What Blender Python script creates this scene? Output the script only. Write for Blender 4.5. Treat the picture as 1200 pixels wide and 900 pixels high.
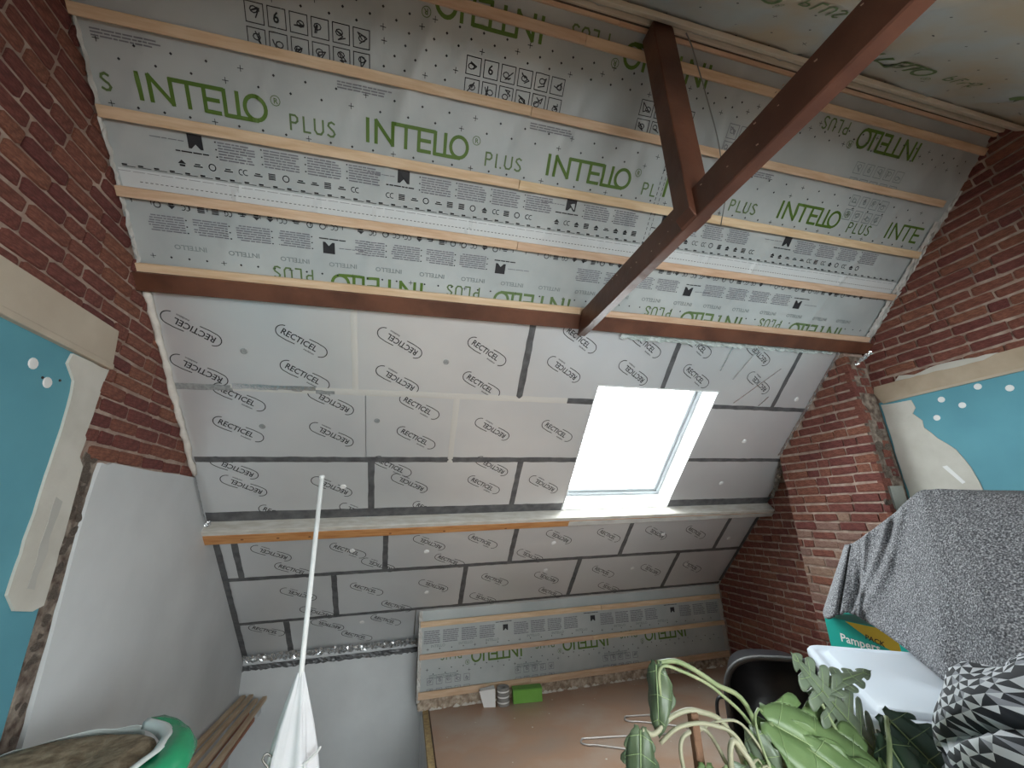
import bpy, bmesh, math, random
from mathutils import Vector, Matrix, noise
random.seed(7)
for o in list(bpy.data.objects): bpy.data.objects.remove(o)
scene = bpy.context.scene
COL = scene.collection
# ------------------------------------------------------------------ camera
CZ = 1.8                       # eye height above the attic floor
R = ((0.968, -0.249, -0.030), (0.048, 0.299, -0.953), (0.246, 0.921, 0.302))
cam_d = bpy.data.cameras.new('camera'); cam = bpy.data.objects.new('camera', cam_d); COL.objects.link(cam)
cam_d.sensor_fit = 'HORIZONTAL'; cam_d.sensor_width = 36; cam_d.lens = 470.56*36/1200; cam_d.clip_start = .02
rx = Vector(R[0]).normalized(); fw = Vector(R[2]); fw = (fw - rx*fw.dot(rx)).normalized(); dn = fw.cross(rx)
m = Matrix((( rx.x, -dn.x, -fw.x, 0), (rx.y, -dn.y, -fw.y, 0), (rx.z, -dn.z, -fw.z, CZ), (0, 0, 0, 1)))
cam.matrix_world = m
scene.camera = cam
# ------------------------------------------------------------------ sky, exposure
w = bpy.data.worlds.new('sky'); scene.world = w; w.use_nodes = True
bg = w.node_tree.nodes['Background']; bg.inputs[0].default_value = (.93, .97, 1.0, 1); bg.inputs[1].default_value = 19.0
scene.view_settings.view_transform = 'Standard'; scene.view_settings.look = 'None'
scene.view_settings.gamma = 1; scene.view_settings.use_curve_mapping = False
scene.view_settings.exposure = 0.22
scene.cycles.max_bounces = 10; scene.cycles.diffuse_bounces = 6; scene.cycles.glossy_bounces = 4
scene.cycles.caustics_reflective = False; scene.cycles.caustics_refractive = False

# ------------------------------------------------------------------ roof geometry
K = .96; D0 = 3.585; C = 1/math.hypot(1, K); YR = 1.197; ZR = D0-K*YR+CZ
XL, XR, XB = -1.465, 3.853, 3.633          # left wall, right wall, chimney breast face
YB, YK = 5.12, 4.73                        # back wall, membrane knee wall
def SP(x, v, off=0.0):  return Vector((x, YR+v*C-off*K*C, ZR-v*K*C-off*C))
def SQ(x, v, off=0.0):  return Vector((x, YR-v*C+off*K*C, ZR-v*K*C-off*C))
def KP(x, v, off=0.0):  return Vector((x, YK-off, -.945+CZ-v))       # knee wall, v downward
def slope_y(z): return (D0-(z-CZ))/K       # world z -> y of far slope
def slope_y2(z): return 2*YR-slope_y(z)

# daylight enters through the skylight and an unseen, added dormer; portals only guide the sampling of the sky
WIN1 = (1.44, 2.586, 2.17, 3.52)
DORM = (-.3, 2.7, 1.95, 5.2)      # rear slope opening for the dormer, added for fill light
WINV = (-.15, 2.55, .8, 2.55)        # its upright window (x, z)
def portal(name, P, W):
    x0, x1, v0, v1 = W
    l = bpy.data.lights.new(name, 'AREA'); l.shape = 'RECTANGLE'; l.size = x1-x0; l.size_y = v1-v0
    l.cycles.is_portal = True
    o = bpy.data.objects.new(name, l); COL.objects.link(o)
    c = P((x0+x1)/2, (v0+v1)/2, -.26); ex = Vector((1, 0, 0)); ev = (P(0, 1)-P(0, 0)).normalized()
    n = (P(0, 0, 1)-P(0, 0)).normalized(); ez = -n; ey = ez.cross(ex)   # area lamps shine along -z, into the room
    o.matrix_world = Matrix(((ex.x, ey.x, ez.x, c.x), (ex.y, ey.y, ez.y, c.y), (ex.z, ey.z, ez.z, c.z), (0, 0, 0, 1)))
portal('skylight_portal', SP, WIN1)
portal('added_dormer_portal', lambda x, v, o=0.0: Vector((x, -2.85+o*.2, v)), WINV)

# ------------------------------------------------------------------ materials
MATS = {}
def M(name, c1, c2=None, scale=6.0, rough=.7, metal=0.0, bump=0.0, bscale=60.0, stretch=None, rnd=0.0, detail=6, spec=.5, lo=.35, hi=.65, c3=None):
    if name in MATS: return MATS[name]
    mt = bpy.data.materials.new(name); mt.use_nodes = True; nt = mt.node_tree; N = nt.nodes; L = nt.links
    b = N['Principled BSDF']; b.inputs['Roughness'].default_value = rough; b.inputs['Metallic'].default_value = metal
    b.inputs['Specular IOR Level'].default_value = spec
    tc = N.new('ShaderNodeTexCoord'); mp = N.new('ShaderNodeMapping'); L.new(tc.outputs['Object'], mp.inputs[0])
    if stretch: mp.inputs['Scale'].default_value = stretch
    b.inputs['Base Color'].default_value = (*c1, 1)
    last = None
    if c2:
        n = N.new('ShaderNodeTexNoise'); n.inputs['Scale'].default_value = scale; n.inputs['Detail'].default_value = detail
        L.new(mp.outputs[0], n.inputs[0])
        r = N.new('ShaderNodeValToRGB'); L.new(n.outputs[0], r.inputs[0])
        r.color_ramp.elements[0].position = lo; r.color_ramp.elements[0].color = (*c1, 1)
        r.color_ramp.elements[1].position = hi; r.color_ramp.elements[1].color = (*c2, 1)
        if c3:
            e = r.color_ramp.elements.new((lo+hi)/2); e.color = (*c3, 1)
        last = r.outputs[0]
    if rnd:
        oi = N.new('ShaderNodeObjectInfo'); hs = N.new('ShaderNodeHueSaturation')
        mr = N.new('ShaderNodeMapRange'); mr.inputs[3].default_value = 1-rnd; mr.inputs[4].default_value = 1+rnd
        L.new(oi.outputs['Random'], mr.inputs[0]); L.new(mr.outputs[0], hs.inputs['Value'])
        m2 = N.new('ShaderNodeMath'); m2.operation = 'MULTIPLY_ADD'; m2.inputs[1].default_value = .025; m2.inputs[2].default_value = .4875
        L.new(oi.outputs['Random'], m2.inputs[0]); L.new(m2.outputs[0], hs.inputs['Hue'])
        if last: L.new(last, hs.inputs['Color'])
        else: hs.inputs['Color'].default_value = (*c1, 1)
        last = hs.outputs[0]
    if last: L.new(last, b.inputs['Base Color'])
    if bump:
        n2 = N.new('ShaderNodeTexNoise'); n2.inputs['Scale'].default_value = bscale; n2.inputs['Detail'].default_value = 6
        L.new(mp.outputs[0], n2.inputs[0])
        bp = N.new('ShaderNodeBump'); bp.inputs['Strength'].default_value = bump; bp.inputs['Distance'].default_value = .01
        L.new(n2.outputs[0], bp.inputs['Height']); L.new(bp.outputs[0], b.inputs['Normal'])
    MATS[name] = mt; return mt
BRICK = M('brick_red', (.15, .048, .036), (.265, .094, .068), 9, .85, bump=.5, bscale=70, rnd=.24, c3=(.20, .064, .046))
MORTAR = M('lime_mortar', (.33, .22, .175), (.52, .40, .33), 14, .95, bump=.7, bscale=60)
RUBBLE = M('rubble_mortar', (.10, .065, .05), (.33, .27, .22), 22, .95, bump=1, bscale=60)
PLASTER = M('white_plaster', (.70, .71, .72), (.62, .63, .64), 2.2, .8, bump=.06, bscale=30)
CREAM = M('cream_filler', (.56, .53, .47), (.66, .63, .57), 5, .8, bump=.15, bscale=40)
LINTEL = M('lintel_board', (.50, .42, .33), (.58, .50, .40), 4, .8, bump=.1, bscale=50)
BLUE = M('blue_board', (.105, .325, .405), (.125, .37, .45), 3, .7)
FOIL = M('foil_facing', (.72, .73, .745), (.78, .79, .80), 1.6, .40, metal=.55, bump=.02, bscale=9)
MEMB = M('membrane_fleece', (.40, .43, .435), (.48, .51, .51), 2.5, .38, bump=.12, bscale=16)
MEMB2 = M('membrane_taped', (.43, .36, .26), (.40, .43, .425), 3.2, .55, bump=.2, bscale=14)
STRIP = M('membrane_white_edge', (.62, .645, .655), rough=.5)
GREEN = M('green_print', (.09, .17, .022), rough=.6)
GREENL = M('pale_green_print', (.115, .18, .065), rough=.6)
INK = M('black_print', (.018, .018, .022), rough=.6)
GREY = M('grey_print', (.20, .20, .225), rough=.6)
GREYL = M('pale_grey_print', (.24, .27, .27), rough=.6)
BATTEN = M('pine_batten', (.60, .40, .25), (.72, .53, .365), 5, .65, stretch=(1, 9, 9), bump=.1, bscale=30, rnd=.1)
BEAM = M('dark_beam', (.085, .032, .018), (.15, .058, .032), 5, .5, stretch=(1, 1, 1), bump=.25, bscale=22)
TAPE = M('grey_tape', (.10, .10, .105), (.17, .17, .175), 14, .42, metal=.35, bump=.3, bscale=40)
SILVER = M('silver_tape', (.72, .73, .74), (.80, .81, .82), 8, .25, metal=.85, bump=.3, bscale=30)
PALETAPE = M('pale_foil_tape', (.80, .79, .76), rough=.45, metal=.5, bump=.1)
FOAM = M('cream_foam', (.62, .57, .52), (.78, .74, .68), 12, .85, bump=.8, bscale=45)
CHIP = M('chipboard_floor', (.345, .25, .195), (.43, .34, .28), 1.3, .38, bump=.06, bscale=90, c3=(.40, .25, .17))
WHITEP = M('white_paint', (.82, .83, .83), rough=.4)
ORANGEW = M('varnished_pine', (.42, .17, .055), (.56, .28, .11), 6, .4, stretch=(1, 8, 8), bump=.1)
DUSTW = M('dusty_timber', (.50, .46, .40), (.62, .59, .55), 9, .8, stretch=(1, 4, 4), bump=.2)

# ------------------------------------------------------------------ mesh helpers
def link(o, parent=None):
    COL.objects.link(o)
    if parent: o.parent = parent
    return o
def obj(name, verts, faces, mat, parent=None, smooth=False, mats=None, idx=None):
    me = bpy.data.meshes.new(name); me.from_pydata([tuple(v) for v in verts], [], faces)
    for mm in (mats or [mat]): me.materials.append(mm)
    if idx: me.polygons.foreach_set('material_index', idx)
    if smooth: me.polygons.foreach_set('use_smooth', [True]*len(me.polygons))
    me.update()
    return link(bpy.data.objects.new(name, me), parent)
def tag(o, label, cat, group=None, kind=None):
    o['label'] = label; o['category'] = cat
    if group: o['group'] = group
    if kind: o['kind'] = kind
    return o
def struct(o, label, cat): return tag(o, label, cat, kind='structure')
def empty(name, loc=(0, 0, 0)):
    o = bpy.data.objects.new(name, None); o.location = loc; o.empty_display_size = .05
    return link(o)
def keep(o, parent):            # parent while keeping world-space vertices
    o.parent = parent; o.matrix_parent_inverse = Matrix.Translation(-Vector(parent.location)); return o
class MB:
    def __init__(s): s.v = []; s.f = []; s.mi = []
    def add(s, vs, fs, mi=0):
        b = len(s.v); s.v += [Vector(v) for v in vs]; s.f += [tuple(i+b for i in f) for f in fs]; s.mi += [mi]*len(fs); return s
    def hexa(s, p, mi=0):         # 8 pts: bottom 0-3, top 4-7
        return s.add(p, [(3, 2, 1, 0), (4, 5, 6, 7), (0, 1, 5, 4), (1, 2, 6, 5), (2, 3, 7, 6), (3, 0, 4, 7)], mi)
    def box(s, a, b, mi=0):
        x0, y0, z0 = a; x1, y1, z1 = b
        return s.hexa([(x0, y0, z0), (x1, y0, z0), (x1, y1, z0), (x0, y1, z0), (x0, y0, z1), (x1, y0, z1), (x1, y1, z1), (x0, y1, z1)], mi)
    def sbox(s, P, x0, x1, v0, v1, o0, o1, mi=0):   # box in slope coordinates
        return s.hexa([P(x0, v0, o0), P(x1, v0, o0), P(x1, v1, o0), P(x0, v1, o0), P(x0, v0, o1), P(x1, v0, o1), P(x1, v1, o1), P(x0, v1, o1)], mi)
    def prism(s, poly, f0, f1, mi=0):               # poly of 2-tuples mapped by f0 / f1
        n = len(poly); a = [f0(*p) for p in poly]; b = [f1(*p) for p in poly]
        return s.add(a+b, [tuple(range(n-1, -1, -1)), tuple(range(n, 2*n))]+[(i, (i+1) % n, n+(i+1) % n, n+i) for i in range(n)], mi)
    def tube(s, pts, r, seg=8, mi=0, caps=True):
        pts = [Vector(p) for p in pts]; n = len(pts); rs = r if isinstance(r, (list, tuple)) else [r]*n
        up = Vector((0, 0, 1)); rings = []; pn = None
        for i, p in enumerate(pts):
            t = (pts[min(i+1, n-1)]-pts[max(i-1, 0)]).normalized()
            if pn is None:
                a = up if abs(t.dot(up)) < .9 else Vector((1, 0, 0)); pn = (a-t*a.dot(t)).normalized()
            else: pn = (pn-t*pn.dot(t)).normalized()
            bn = t.cross(pn); rings.append([p+(pn*math.cos(2*math.pi*k/seg)+bn*math.sin(2*math.pi*k/seg))*rs[i] for k in range(seg)])
        vs = [q for g in rings for q in g]; fs = []
        for i in range(n-1):
            for k in range(seg):
                fs.append((i*seg+k, i*seg+(k+1) % seg, (i+1)*seg+(k+1) % seg, (i+1)*seg+k))
        if caps: fs += [tuple(range(seg-1, -1, -1)), tuple((n-1)*seg+k for k in range(seg))]
        return s.add(vs, fs, mi)
    def lathe(s, prof, c, seg=32, mi=0, sx=1, sy=1):
        vs = []; fs = []; c = Vector(c)
        for r, z in prof:
            for k in range(seg):
                a = 2*math.pi*k/seg; vs.append(c+Vector((r*math.cos(a)*sx, r*math.sin(a)*sy, z)))
        for i in range(len(prof)-1):
            for k in range(seg): fs.append((i*seg+k, i*seg+(k+1) % seg, (i+1)*seg+(k+1) % seg, (i+1)*seg+k))
        return s.add(vs, fs, mi)
    def build(s, name, mat, parent=None, smooth=False, mats=None):
        return obj(name, s.v, s.f, mat, parent, smooth, mats, s.mi if mats else None)
def catmull(P, n=8):
    P = [Vector(p) for p in P]; Q = [P[0]*2-P[1]]+P+[P[-1]*2-P[-2]]; out = []
    for i in range(1, len(Q)-2):
        a, b, c, d = Q[i-1:i+3]
        for k in range(n):
            t = k/n; out.append(.5*((2*b)+(c-a)*t+(2*a-5*b+4*c-d)*t*t+(3*b-a-3*c+d)*t**3))
    out.append(P[-1]); return out
def bev(o, w=.004, seg=1):
    md = o.modifiers.new('bevel', 'BEVEL'); md.width = w; md.segments = seg; md.limit_method = 'ANGLE'; return o
_text = {}
def text_polys(s):               # outline of built-in font as flat mesh, height-normalised (cap height 1)
    if s in _text: return _text[s]
    cu = bpy.data.curves.new('t', 'FONT'); cu.body = s; cu.resolution_u = 2; cu.offset = .016
    o = bpy.data.objects.new('t', cu); COL.objects.link(o)
    me = bpy.data.meshes.new_from_object(o)
    vs = [(v.co.x/.72, v.co.y/.72) for v in me.vertices]; fs = [tuple(p.vertices) for p in me.polygons]
    bpy.data.objects.remove(o); bpy.data.curves.remove(cu); bpy.data.meshes.remove(me)
    _text[s] = (vs, fs); return vs, fs

# ================================================================== SETTING
# ---- big slabs
GABLE = [(-2.9, -1.3), (5.3, -1.3), (5.3, ZR+.2-(5.3-YR)*K), (YR, ZR+.22), (-2.9, ZR+.2-(2.9+YR)*K)]
def gable(a, b, lo): return MB().prism([(y, max(z, lo)) for y, z in GABLE], lambda y, z: Vector((a, y, z)), lambda y, z: Vector((b, y, z)))
struct(gable(XL-.2, XL-.012, -1.3).build('wall_left', MORTAR), 'brick party wall on the left with plaster and a blue boarded opening', 'wall')
wall_left = bpy.data.objects['wall_left']
wall_right = struct(gable(XR+.012, XR+.2, -.2).build('wall_right', MORTAR), 'brick party wall on the right with a blue boarded opening', 'wall')
struct(MB().box((XL-.1, YB, -1.3), (XR+.1, YB+.2, 1.2)).build('wall_back', PLASTER), 'low white knee wall below the foil boards', 'wall')
x0d, x1d = DORM[:2]; xa, xb, za, zb_ = WINV; ZD = ZR-DORM[2]*K*C; YD = YR-DORM[2]*C
mb = MB().box((XL-.1, -2.95, -.2), (x0d, -2.75, .5)).box((x1d, -2.95, -.2), (XR+.1, -2.75, .5)).box((x0d, -2.95, -.2), (x1d, -2.75, za)).box((x0d, -2.95, zb_), (x1d, -2.75, ZD+.1))
mb.box((x0d, -2.95, za), (xa, -2.75, zb_)).box((xb, -2.95, za), (x1d, -2.75, zb_))
struct(mb.build('wall_front', PLASTER), 'white wall with the added dormer window behind the viewer', 'wall')
mb = MB()
for a, b in ((x0d-.1, x0d), (x1d, x1d+.1)): mb.prism([(-2.75, 0), (-2.75, ZD), (YD+.02, ZD), (YR-5.5*C, ZR-5.5*K*C)], lambda y, z: Vector((a, y, z)), lambda y, z: Vector((b, y, z)))
mb.box((x0d-.1, -2.9, ZD), (x1d+.1, YD+.03, ZD+.12))
struct(mb.build('ceiling_added_dormer', PLASTER), 'white lining of the added dormer behind the viewer', 'ceiling')
floor = MB().box((.33, -2.8, -.2), (XR+.05, YB, 0)).box((XL-.05, -2.8, -.2), (.265, 2.4, 0)).box((.265, -2.8, -.2), (.33, 2.4, 0)).build('floor', CHIP)
struct(floor, 'brown chipboard attic floor with an orange sheen', 'floor')
mb = MB()
for i in range(46):
    x = random.uniform(.4, 3.4); y = random.uniform(2.9, 4.6); r = random.uniform(.003, .011)
    mb.add([(x+r*math.cos(a)*random.uniform(.6, 1.2), y+r*math.sin(a)*random.uniform(.6, 1.2), .0005) for a in (0, 1.25, 2.5, 3.75, 5)]+[(x, y, r*.5)], [(0, 1, 5), (1, 2, 5), (2, 3, 5), (3, 4, 5), (4, 0, 5)])
o = mb.build('plaster_crumbs', CREAM, floor); o['kind'] = 'stuff'
edge = MB().box((.268, 2.4, -.05), (.318, 4.72, .004)).build('edge_board', M('osb_edge', (.48, .35, .16), (.30, .20, .10), 30, .7, bump=.2), floor)
struct(MB().box((XL-.05, 2.2, -1.35), (.5, YB+.1, -1.15)).build('floor.001', M('stair_landing', (.55, .50, .44), (.60, .55, .49), 3, .6)), 'stair landing below the open edge of the attic floor', 'floor')
struct(MB().box((.27, 2.4, -1.3), (.33, YB, -.052)).box((XL, 2.34, -1.3), (.33, 2.40, -.2)).build('wall_stairwell', PLASTER), 'white side of the stairwell under the floor edge', 'wall')

# ---- roof slabs with window openings
def slab(P, W, name, label, vmax):
    mb = MB(); x0, x1, v0, v1 = W; a, b = -.30, -.062
    mb.sbox(P, XL-.2, x0, -.1, vmax, a, b).sbox(P, x1, XR+.2, -.1, vmax, a, b).sbox(P, x0, x1, -.1, v0, a, b).sbox(P, x0, x1, v1, vmax, a, b)
    return struct(mb.build(name, M('roof_rafters', (.3, .2, .12), (.36, .25, .15), 4, .8)), label, 'ceiling')
ceiling = slab(SP, WIN1, 'ceiling', 'sloping attic ceiling facing the viewer, membrane above and foil boards below', 5.75)
ceiling2 = slab(SQ, DORM, 'ceiling.001', 'opposite attic ceiling slope, top right beyond the ridge', 5.75)

# ---- membrane with soft creases
def hh(x, v):
    a = noise.noise(Vector((x*1.7, v*.9, 3.1)))*.006
    q = noise.noise(Vector((x*1.3, v*.35, 9.7))); a += math.exp(-(q/.05)**2)*.011
    q = noise.noise(Vector((x*2.1+v*.8, v*.3, 5.2))); a += math.exp(-(q/.04)**2)*.008
    return a
def grid(P, x0, x1, v0, v1, dx, dv, hf, name, mat, parent, th=.003):
    nx = max(2, int((x1-x0)/dx)); nv = max(2, int((v1-v0)/dv)); vs = []; fs = []
    for j in range(nv+1):
        for i in range(nx+1):
            x = x0+(x1-x0)*i/nx; v = v0+(v1-v0)*j/nv; vs.append(P(x, v, hf(x, v)))
    for j in range(nv):
        for i in range(nx):
            a = j*(nx+1)+i; fs.append((a, a+1, a+nx+2, a+nx+1))
    return obj(name, vs, fs, mat, parent, True)
membrane = grid(SP, XL-.01, XR+.012, -.01, 1.70, .025, .025, hh, 'vapour_membrane', MEMB, ceiling)
membrane['label'] = 'pale grey vapour membrane with green and black print'
def h2(x, v): return hh(x+7, v)*1.6+.012*noise.noise(Vector((x*1.5, v*6, 2)))+.006*noise.noise(Vector((x*5, v*9, 4)))
membrane2 = grid(SQ, XL-.01, XR+.012, -.01, 1.95, .04, .04, lambda x, v: h2(x, v), 'vapour_membrane', MEMB2, ceiling2)
MB().sbox(SQ, XL, DORM[0], 1.95, 5.6, -.06, 0).sbox(SQ, DORM[1], XR, 1.95, 5.6, -.06, 0).build('lower_membrane', MEMB2, ceiling2)
# ---- print engine: flat shapes in (a right, b up) placed on a surface
class Print:
    def __init__(s, P, hf, x0, v0, flip=1, lift=.0032, ang=0):
        s.P, s.hf, s.x0, s.v0, s.fl, s.lift = P, hf, x0, v0, flip, lift; s.v = []; s.f = []; s.ca, s.sa = math.cos(ang), math.sin(ang)
    def m(s, a, b):
        a, b = a*s.ca-b*s.sa, a*s.sa+b*s.ca
        x = s.x0+s.fl*a; v = s.v0-s.fl*b
        return s.P(x, v, s.hf(x, v)+s.lift)
    def poly(s, pts):
        n = len(s.v); s.v += [s.m(*p) for p in pts]; s.f.append(tuple(range(n, n+len(pts))))
    def rect(s, a0, b0, a1, b1):
        k = max(1, int(abs(a1-a0)/.022))
        for i in range(k):
            u0 = a0+(a1-a0)*i/k; u1 = a0+(a1-a0)*(i+1)/k; s.poly([(u0, b0), (u1, b0), (u1, b1), (u0, b1)])
    def stroke(s, pts, w):
        for (a, b), (c, d) in zip(pts[:-1], pts[1:]):
            L = math.hypot(c-a, d-b) or 1; ux, uy = (c-a)/L, (d-b)/L; nx, ny = -uy*w/2, ux*w/2; e = w*.35
            a2, b2, c2, d2 = a-ux*e, b-uy*e, c+ux*e, d+uy*e
            n = max(1, int(math.hypot(c2-a2, d2-b2)/.022))
            for i in range(n):
                t0, t1 = i/n, (i+1)/n; e0, f0 = a2+(c2-a2)*t0, b2+(d2-b2)*t0; e1, f1 = a2+(c2-a2)*t1, b2+(d2-b2)*t1
                s.poly([(e0-nx, f0-ny), (e1-nx, f1-ny), (e1+nx, f1+ny), (e0+nx, f0+ny)])
    def ring(s, ca, cb, ra, rb, w, n=20, a0=0, a1=360):
        for i in range(n):
            t0 = math.radians(a0+(a1-a0)*i/n); t1 = math.radians(a0+(a1-a0)*(i+1)/n)
            s.poly([(ca+(ra-w/2)*math.cos(t0), cb+(rb-w/2)*math.sin(t0)), (ca+(ra+w/2)*math.cos(t0), cb+(rb+w/2)*math.sin(t0)),
                    (ca+(ra+w/2)*math.cos(t1), cb+(rb+w/2)*math.sin(t1)), (ca+(ra-w/2)*math.cos(t1), cb+(rb-w/2)*math.sin(t1))])
    def text(s, t, a, b, h, cx=1.0):
        vs, fs = text_polys(t); n = len(s.v); s.v += [s.m(a+x*h*cx, b+y*h) for x, y in vs]; s.f += [tuple(i+n for i in f) for f in fs]
    def build(s, name, mat, parent): return obj(name, s.v, s.f, mat, parent)
def brand(P, hf, x, v, flip, parent, h=.100, lim=(-9, 9), mat=None, mat2=None):
    p = Print(P, hf, x, v, flip); w = .175*h; q = lambda L: [(a*h, b*h) for a, b in L]
    for L in ([(.08, 0), (.08, 1)], [(.5, 0), (.5, 1)], [(.5, 1), (1.35, .02)], [(1.35, 0), (1.35, 1)],
              [(1.35, 1), (3.5, 1)], [(2.02, 1), (2.02, 0)], [(2.7, 1), (2.7, 0)], [(2.7, .5), (3.28, .5)], [(2.7, 0), (3.3, 0)],
              [(3.55, 1), (3.55, -.02)], [(3.55, -.02), (4.9, -.02)], [(4.1, 1), (4.1, 0)]):
        if min(x+flip*a*h for a, b in L) > lim[0]: p.stroke(q(L), w)
    p.ring(4.86*h, .5*h, .46*h, .5*h, w, 22)
    p.build('printed_lettering', mat or GREEN, parent)
    p = Print(P, hf, x, v, flip); w = .009
    p.ring(.578, .098, .021, .021, .0035, 16); p.text('R', .569, .086, .024)
    g = .064; o = .640; q = lambda L: [(o+a*g, b*g-.012) for a, b in L]
    for L in ([(0, 0), (0, 1)], [(0, 1), (.35, 1), (.5, .86), (.5, .64), (.35, .5), (0, .5)], [(.95, 1), (.95, 0), (1.4, 0)],
              [(1.75, 1), (1.75, .25), (1.9, .03), (2.2, .03), (2.36, .25), (2.36, 1)],
              [(3.2, .9), (3.0, 1), (2.8, .9), (2.75, .72), (2.95, .54), (3.12, .42), (3.22, .22), (3.1, .03), (2.9, 0), (2.7, .1)]):
        if max(x+flip*a for a, b in q(L)) < lim[1]: p.stroke(q(L), w)
    p.build('printed_lettering', mat2 or GREENL, parent)
def flag(p, a, b, s=.064):       # black square with a house-shaped notch at its foot
    p.poly([(a, b), (a+s*.2, b), (a+s*.5, b+s*.32), (a+s*.8, b), (a+s, b), (a+s, b+s), (a, b+s)])
def lines(p, a, b, w, n, dy, th, seed):
    rr = random.Random(seed)
    for i in range(n):
        u = a
        while u < a+w*rr.uniform(.82, 1.0):
            l = min(rr.uniform(.012, .05), a+w-u)
            if l <= .004: break
            p.rect(u, b-i*dy, u+l, b-i*dy+th); u += l+.004
def icons(p, a, b, n, step, s, seed):
    rr = random.Random(seed)
    for i in range(n):
        u = a+i*step; k = rr.randrange(5)
        if k == 0: p.ring(u+s/2, b+s/2, s*.5, s*.5, s*.16, 12)
        elif k == 1:
            for j in range(4): p.rect(u, b+j*s*.27, u+s*1.1, b+j*s*.27+s*.17)
        elif k == 2: p.ring(u+s*.4, b+s/2, s*.4, s*.42, s*.13, 8, 60, 300); p.ring(u+s*1.1, b+s/2, s*.4, s*.42, s*.13, 8, 60, 300)
        elif k == 3: p.poly([(u, b+s*.4), (u+s*.6, b+s), (u+s*1.2, b+s*.4)]); p.rect(u+s*.2, b, u+s, b+s*.3)
        else: p.rect(u, b+s*.2, u+s*1.3, b+s*.38); p.rect(u+s*.2, b+s*.5, u+s*1.0, b+s*.68)
def info(P, hf, x, v, flip, parent, seed, lo=XL+.03, hi=XR-.04, icon=True):
    """one metre of small print: house flag, text columns, icon row (b=0 top of block)"""
    p = Print(P, hf, x, v, flip); g = Print(P, hf, x, v, flip)
    ok = lambda a: lo < x+flip*a < hi
    if ok(0) and ok(.06): flag(p, 0, -.055)
    if ok(-.12): lines(g, -.16, -.03, .15, 1, .01, .004, seed)
    if ok(.1): lines(p, -.06, -.076, .15, 1, .01, .006, seed+1)
    for c in range(4):
        a = .13+c*.205
        if ok(a) and ok(a+.19):
            for i in range(6): p.rect(a-.013, -.012-i*.0165, a-.006, -.006-i*.0165) if i % 2 == 0 else None
            lines(g, a, -.012, .165, 7, .0125, .0062, seed+5+c)
    if icon:
        for c in range(13):
            a = -.06+c*.068
            if ok(a) and ok(a+.05): icons(p, a, -.142, 1, .06, .030, seed*31+c)
    if p.f: p.build('printed_marks', INK, parent)
    if g.f: g.build('printed_small_text', GREY, parent)
def picto(P, hf, x, v, parent, seed, nx=6, flip=1, s=.078, mat=None):
    p = Print(P, hf, x, v, flip); rr = random.Random(seed)
    for j in range(2):
        for i in range(nx):
            a = i*.0915; b = -j*.092-s; t = .004
            p.rect(a, b, a+s, b+t); p.rect(a, b+s-t, a+s, b+s); p.rect(a, b, a+t, b+s); p.rect(a+s-t, b, a+s, b+s)
            if i == 1 and j == 0: p.text('6', a+.022, b+.02, .042)
            else:
                pts = [(a+s*rr.uniform(.18, .82), b+s*rr.uniform(.18, .82)) for _ in range(5)]
                p.stroke(pts, .005); p.ring(a+s*rr.uniform(.35, .65), b+s*rr.uniform(.35, .65), .015, .012, .005, 8)
    return p.build('printed_pictograms', mat or INK, parent)
def marks(P, hf, x0, x1, v0, v1, dx, dv, parent, seed):
    p = Print(P, hf, 0, 0); rr = random.Random(seed); j = 0; v = v0
    while v <= v1:
        x = x0+(j % 2)*dx/2; i = 0
        while x < x1:
            s = .006
            if (i+j) % 4 == 0: s = .013
            p.rect(x-s, -v-.0015, x+s, -v+.0015); p.rect(x-.0015, -v-s, x+.0015, -v+s)
            if s < .01: p.rect(x-.004, -v-.004, x+.004, -v+.004)
            x += dx; i += 1
        v += dv; j += 1
    return p.build('printed_crosses', INK, parent)
def dashes(P, hf, x0, x1, v, l, gap, th, parent, mat=None):
    p = Print(P, hf, 0, 0); x = x0
    while x+l < x1: p.rect(x, -v-th/2, x+l, -v+th/2); x += l+gap
    return p.build('printed_dashes', mat or INK, parent)
SPL = 1.46                     # splice between two lengths of membrane
# row between first and second batten from the top
for x in (-1.285, -.285, .715): brand(SP, hh, x, .785, 1, membrane, lim=(-9, SPL-.01))
for x in (1.375, 2.405): brand(SP, hh, x, .785, 1, membrane, lim=(SPL+.01, 9))
p = Print(SP, hh, XL+.02, .775); g = .064                       # tail of a PLUS at the left wall
p.stroke([(.02+a*g, b*g) for a, b in [(.5, .9), (.3, 1), (.1, .9), (.05, .72), (.25, .54), (.42, .42), (.52, .22), (.4, .03), (.2, 0), (0, .1)]], .010); p.build('printed_lettering', GREENL, membrane)
p = Print(SP, hh, 3.41, .785); h = .1                                # start of the next word at the right wall
for L in ([(.08, 0), (.08, 1)], [(.5, 0), (.5, 1)], [(.5, 1), (1.35, .02)], [(1.35, 0), (1.35, 1)], [(1.35, 1), (3.4, 1)], [(2.02, 1), (2.02, 0)], [(2.7, 1), (2.7, 0)], [(2.7, .5), (3.28, .5)], [(2.7, 0), (3.3, 0)]):
    p.stroke([(a*h, b*h) for a, b in L], .0155)
p.build('printed_lettering', GREEN, membrane)
marks(SP, hh, XL+.06, XR-.08, .585, .65, .14, .06, membrane, 1); marks(SP, hh, XL+.06, XR-.08, .825, .83, .105, .05, membrane, 2)
for x in (-1.42, -.42, .58, 2.0):
    p = Print(SP, hh, x, .555); lines(p, 0, 0, .26, 3, .012, .006, int(x*10)); p.build('printed_small_text', GREY, membrane)
picto(SP, hh, 2.95, .56, membrane, 8, 4, s=.07, mat=GREYL)
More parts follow.
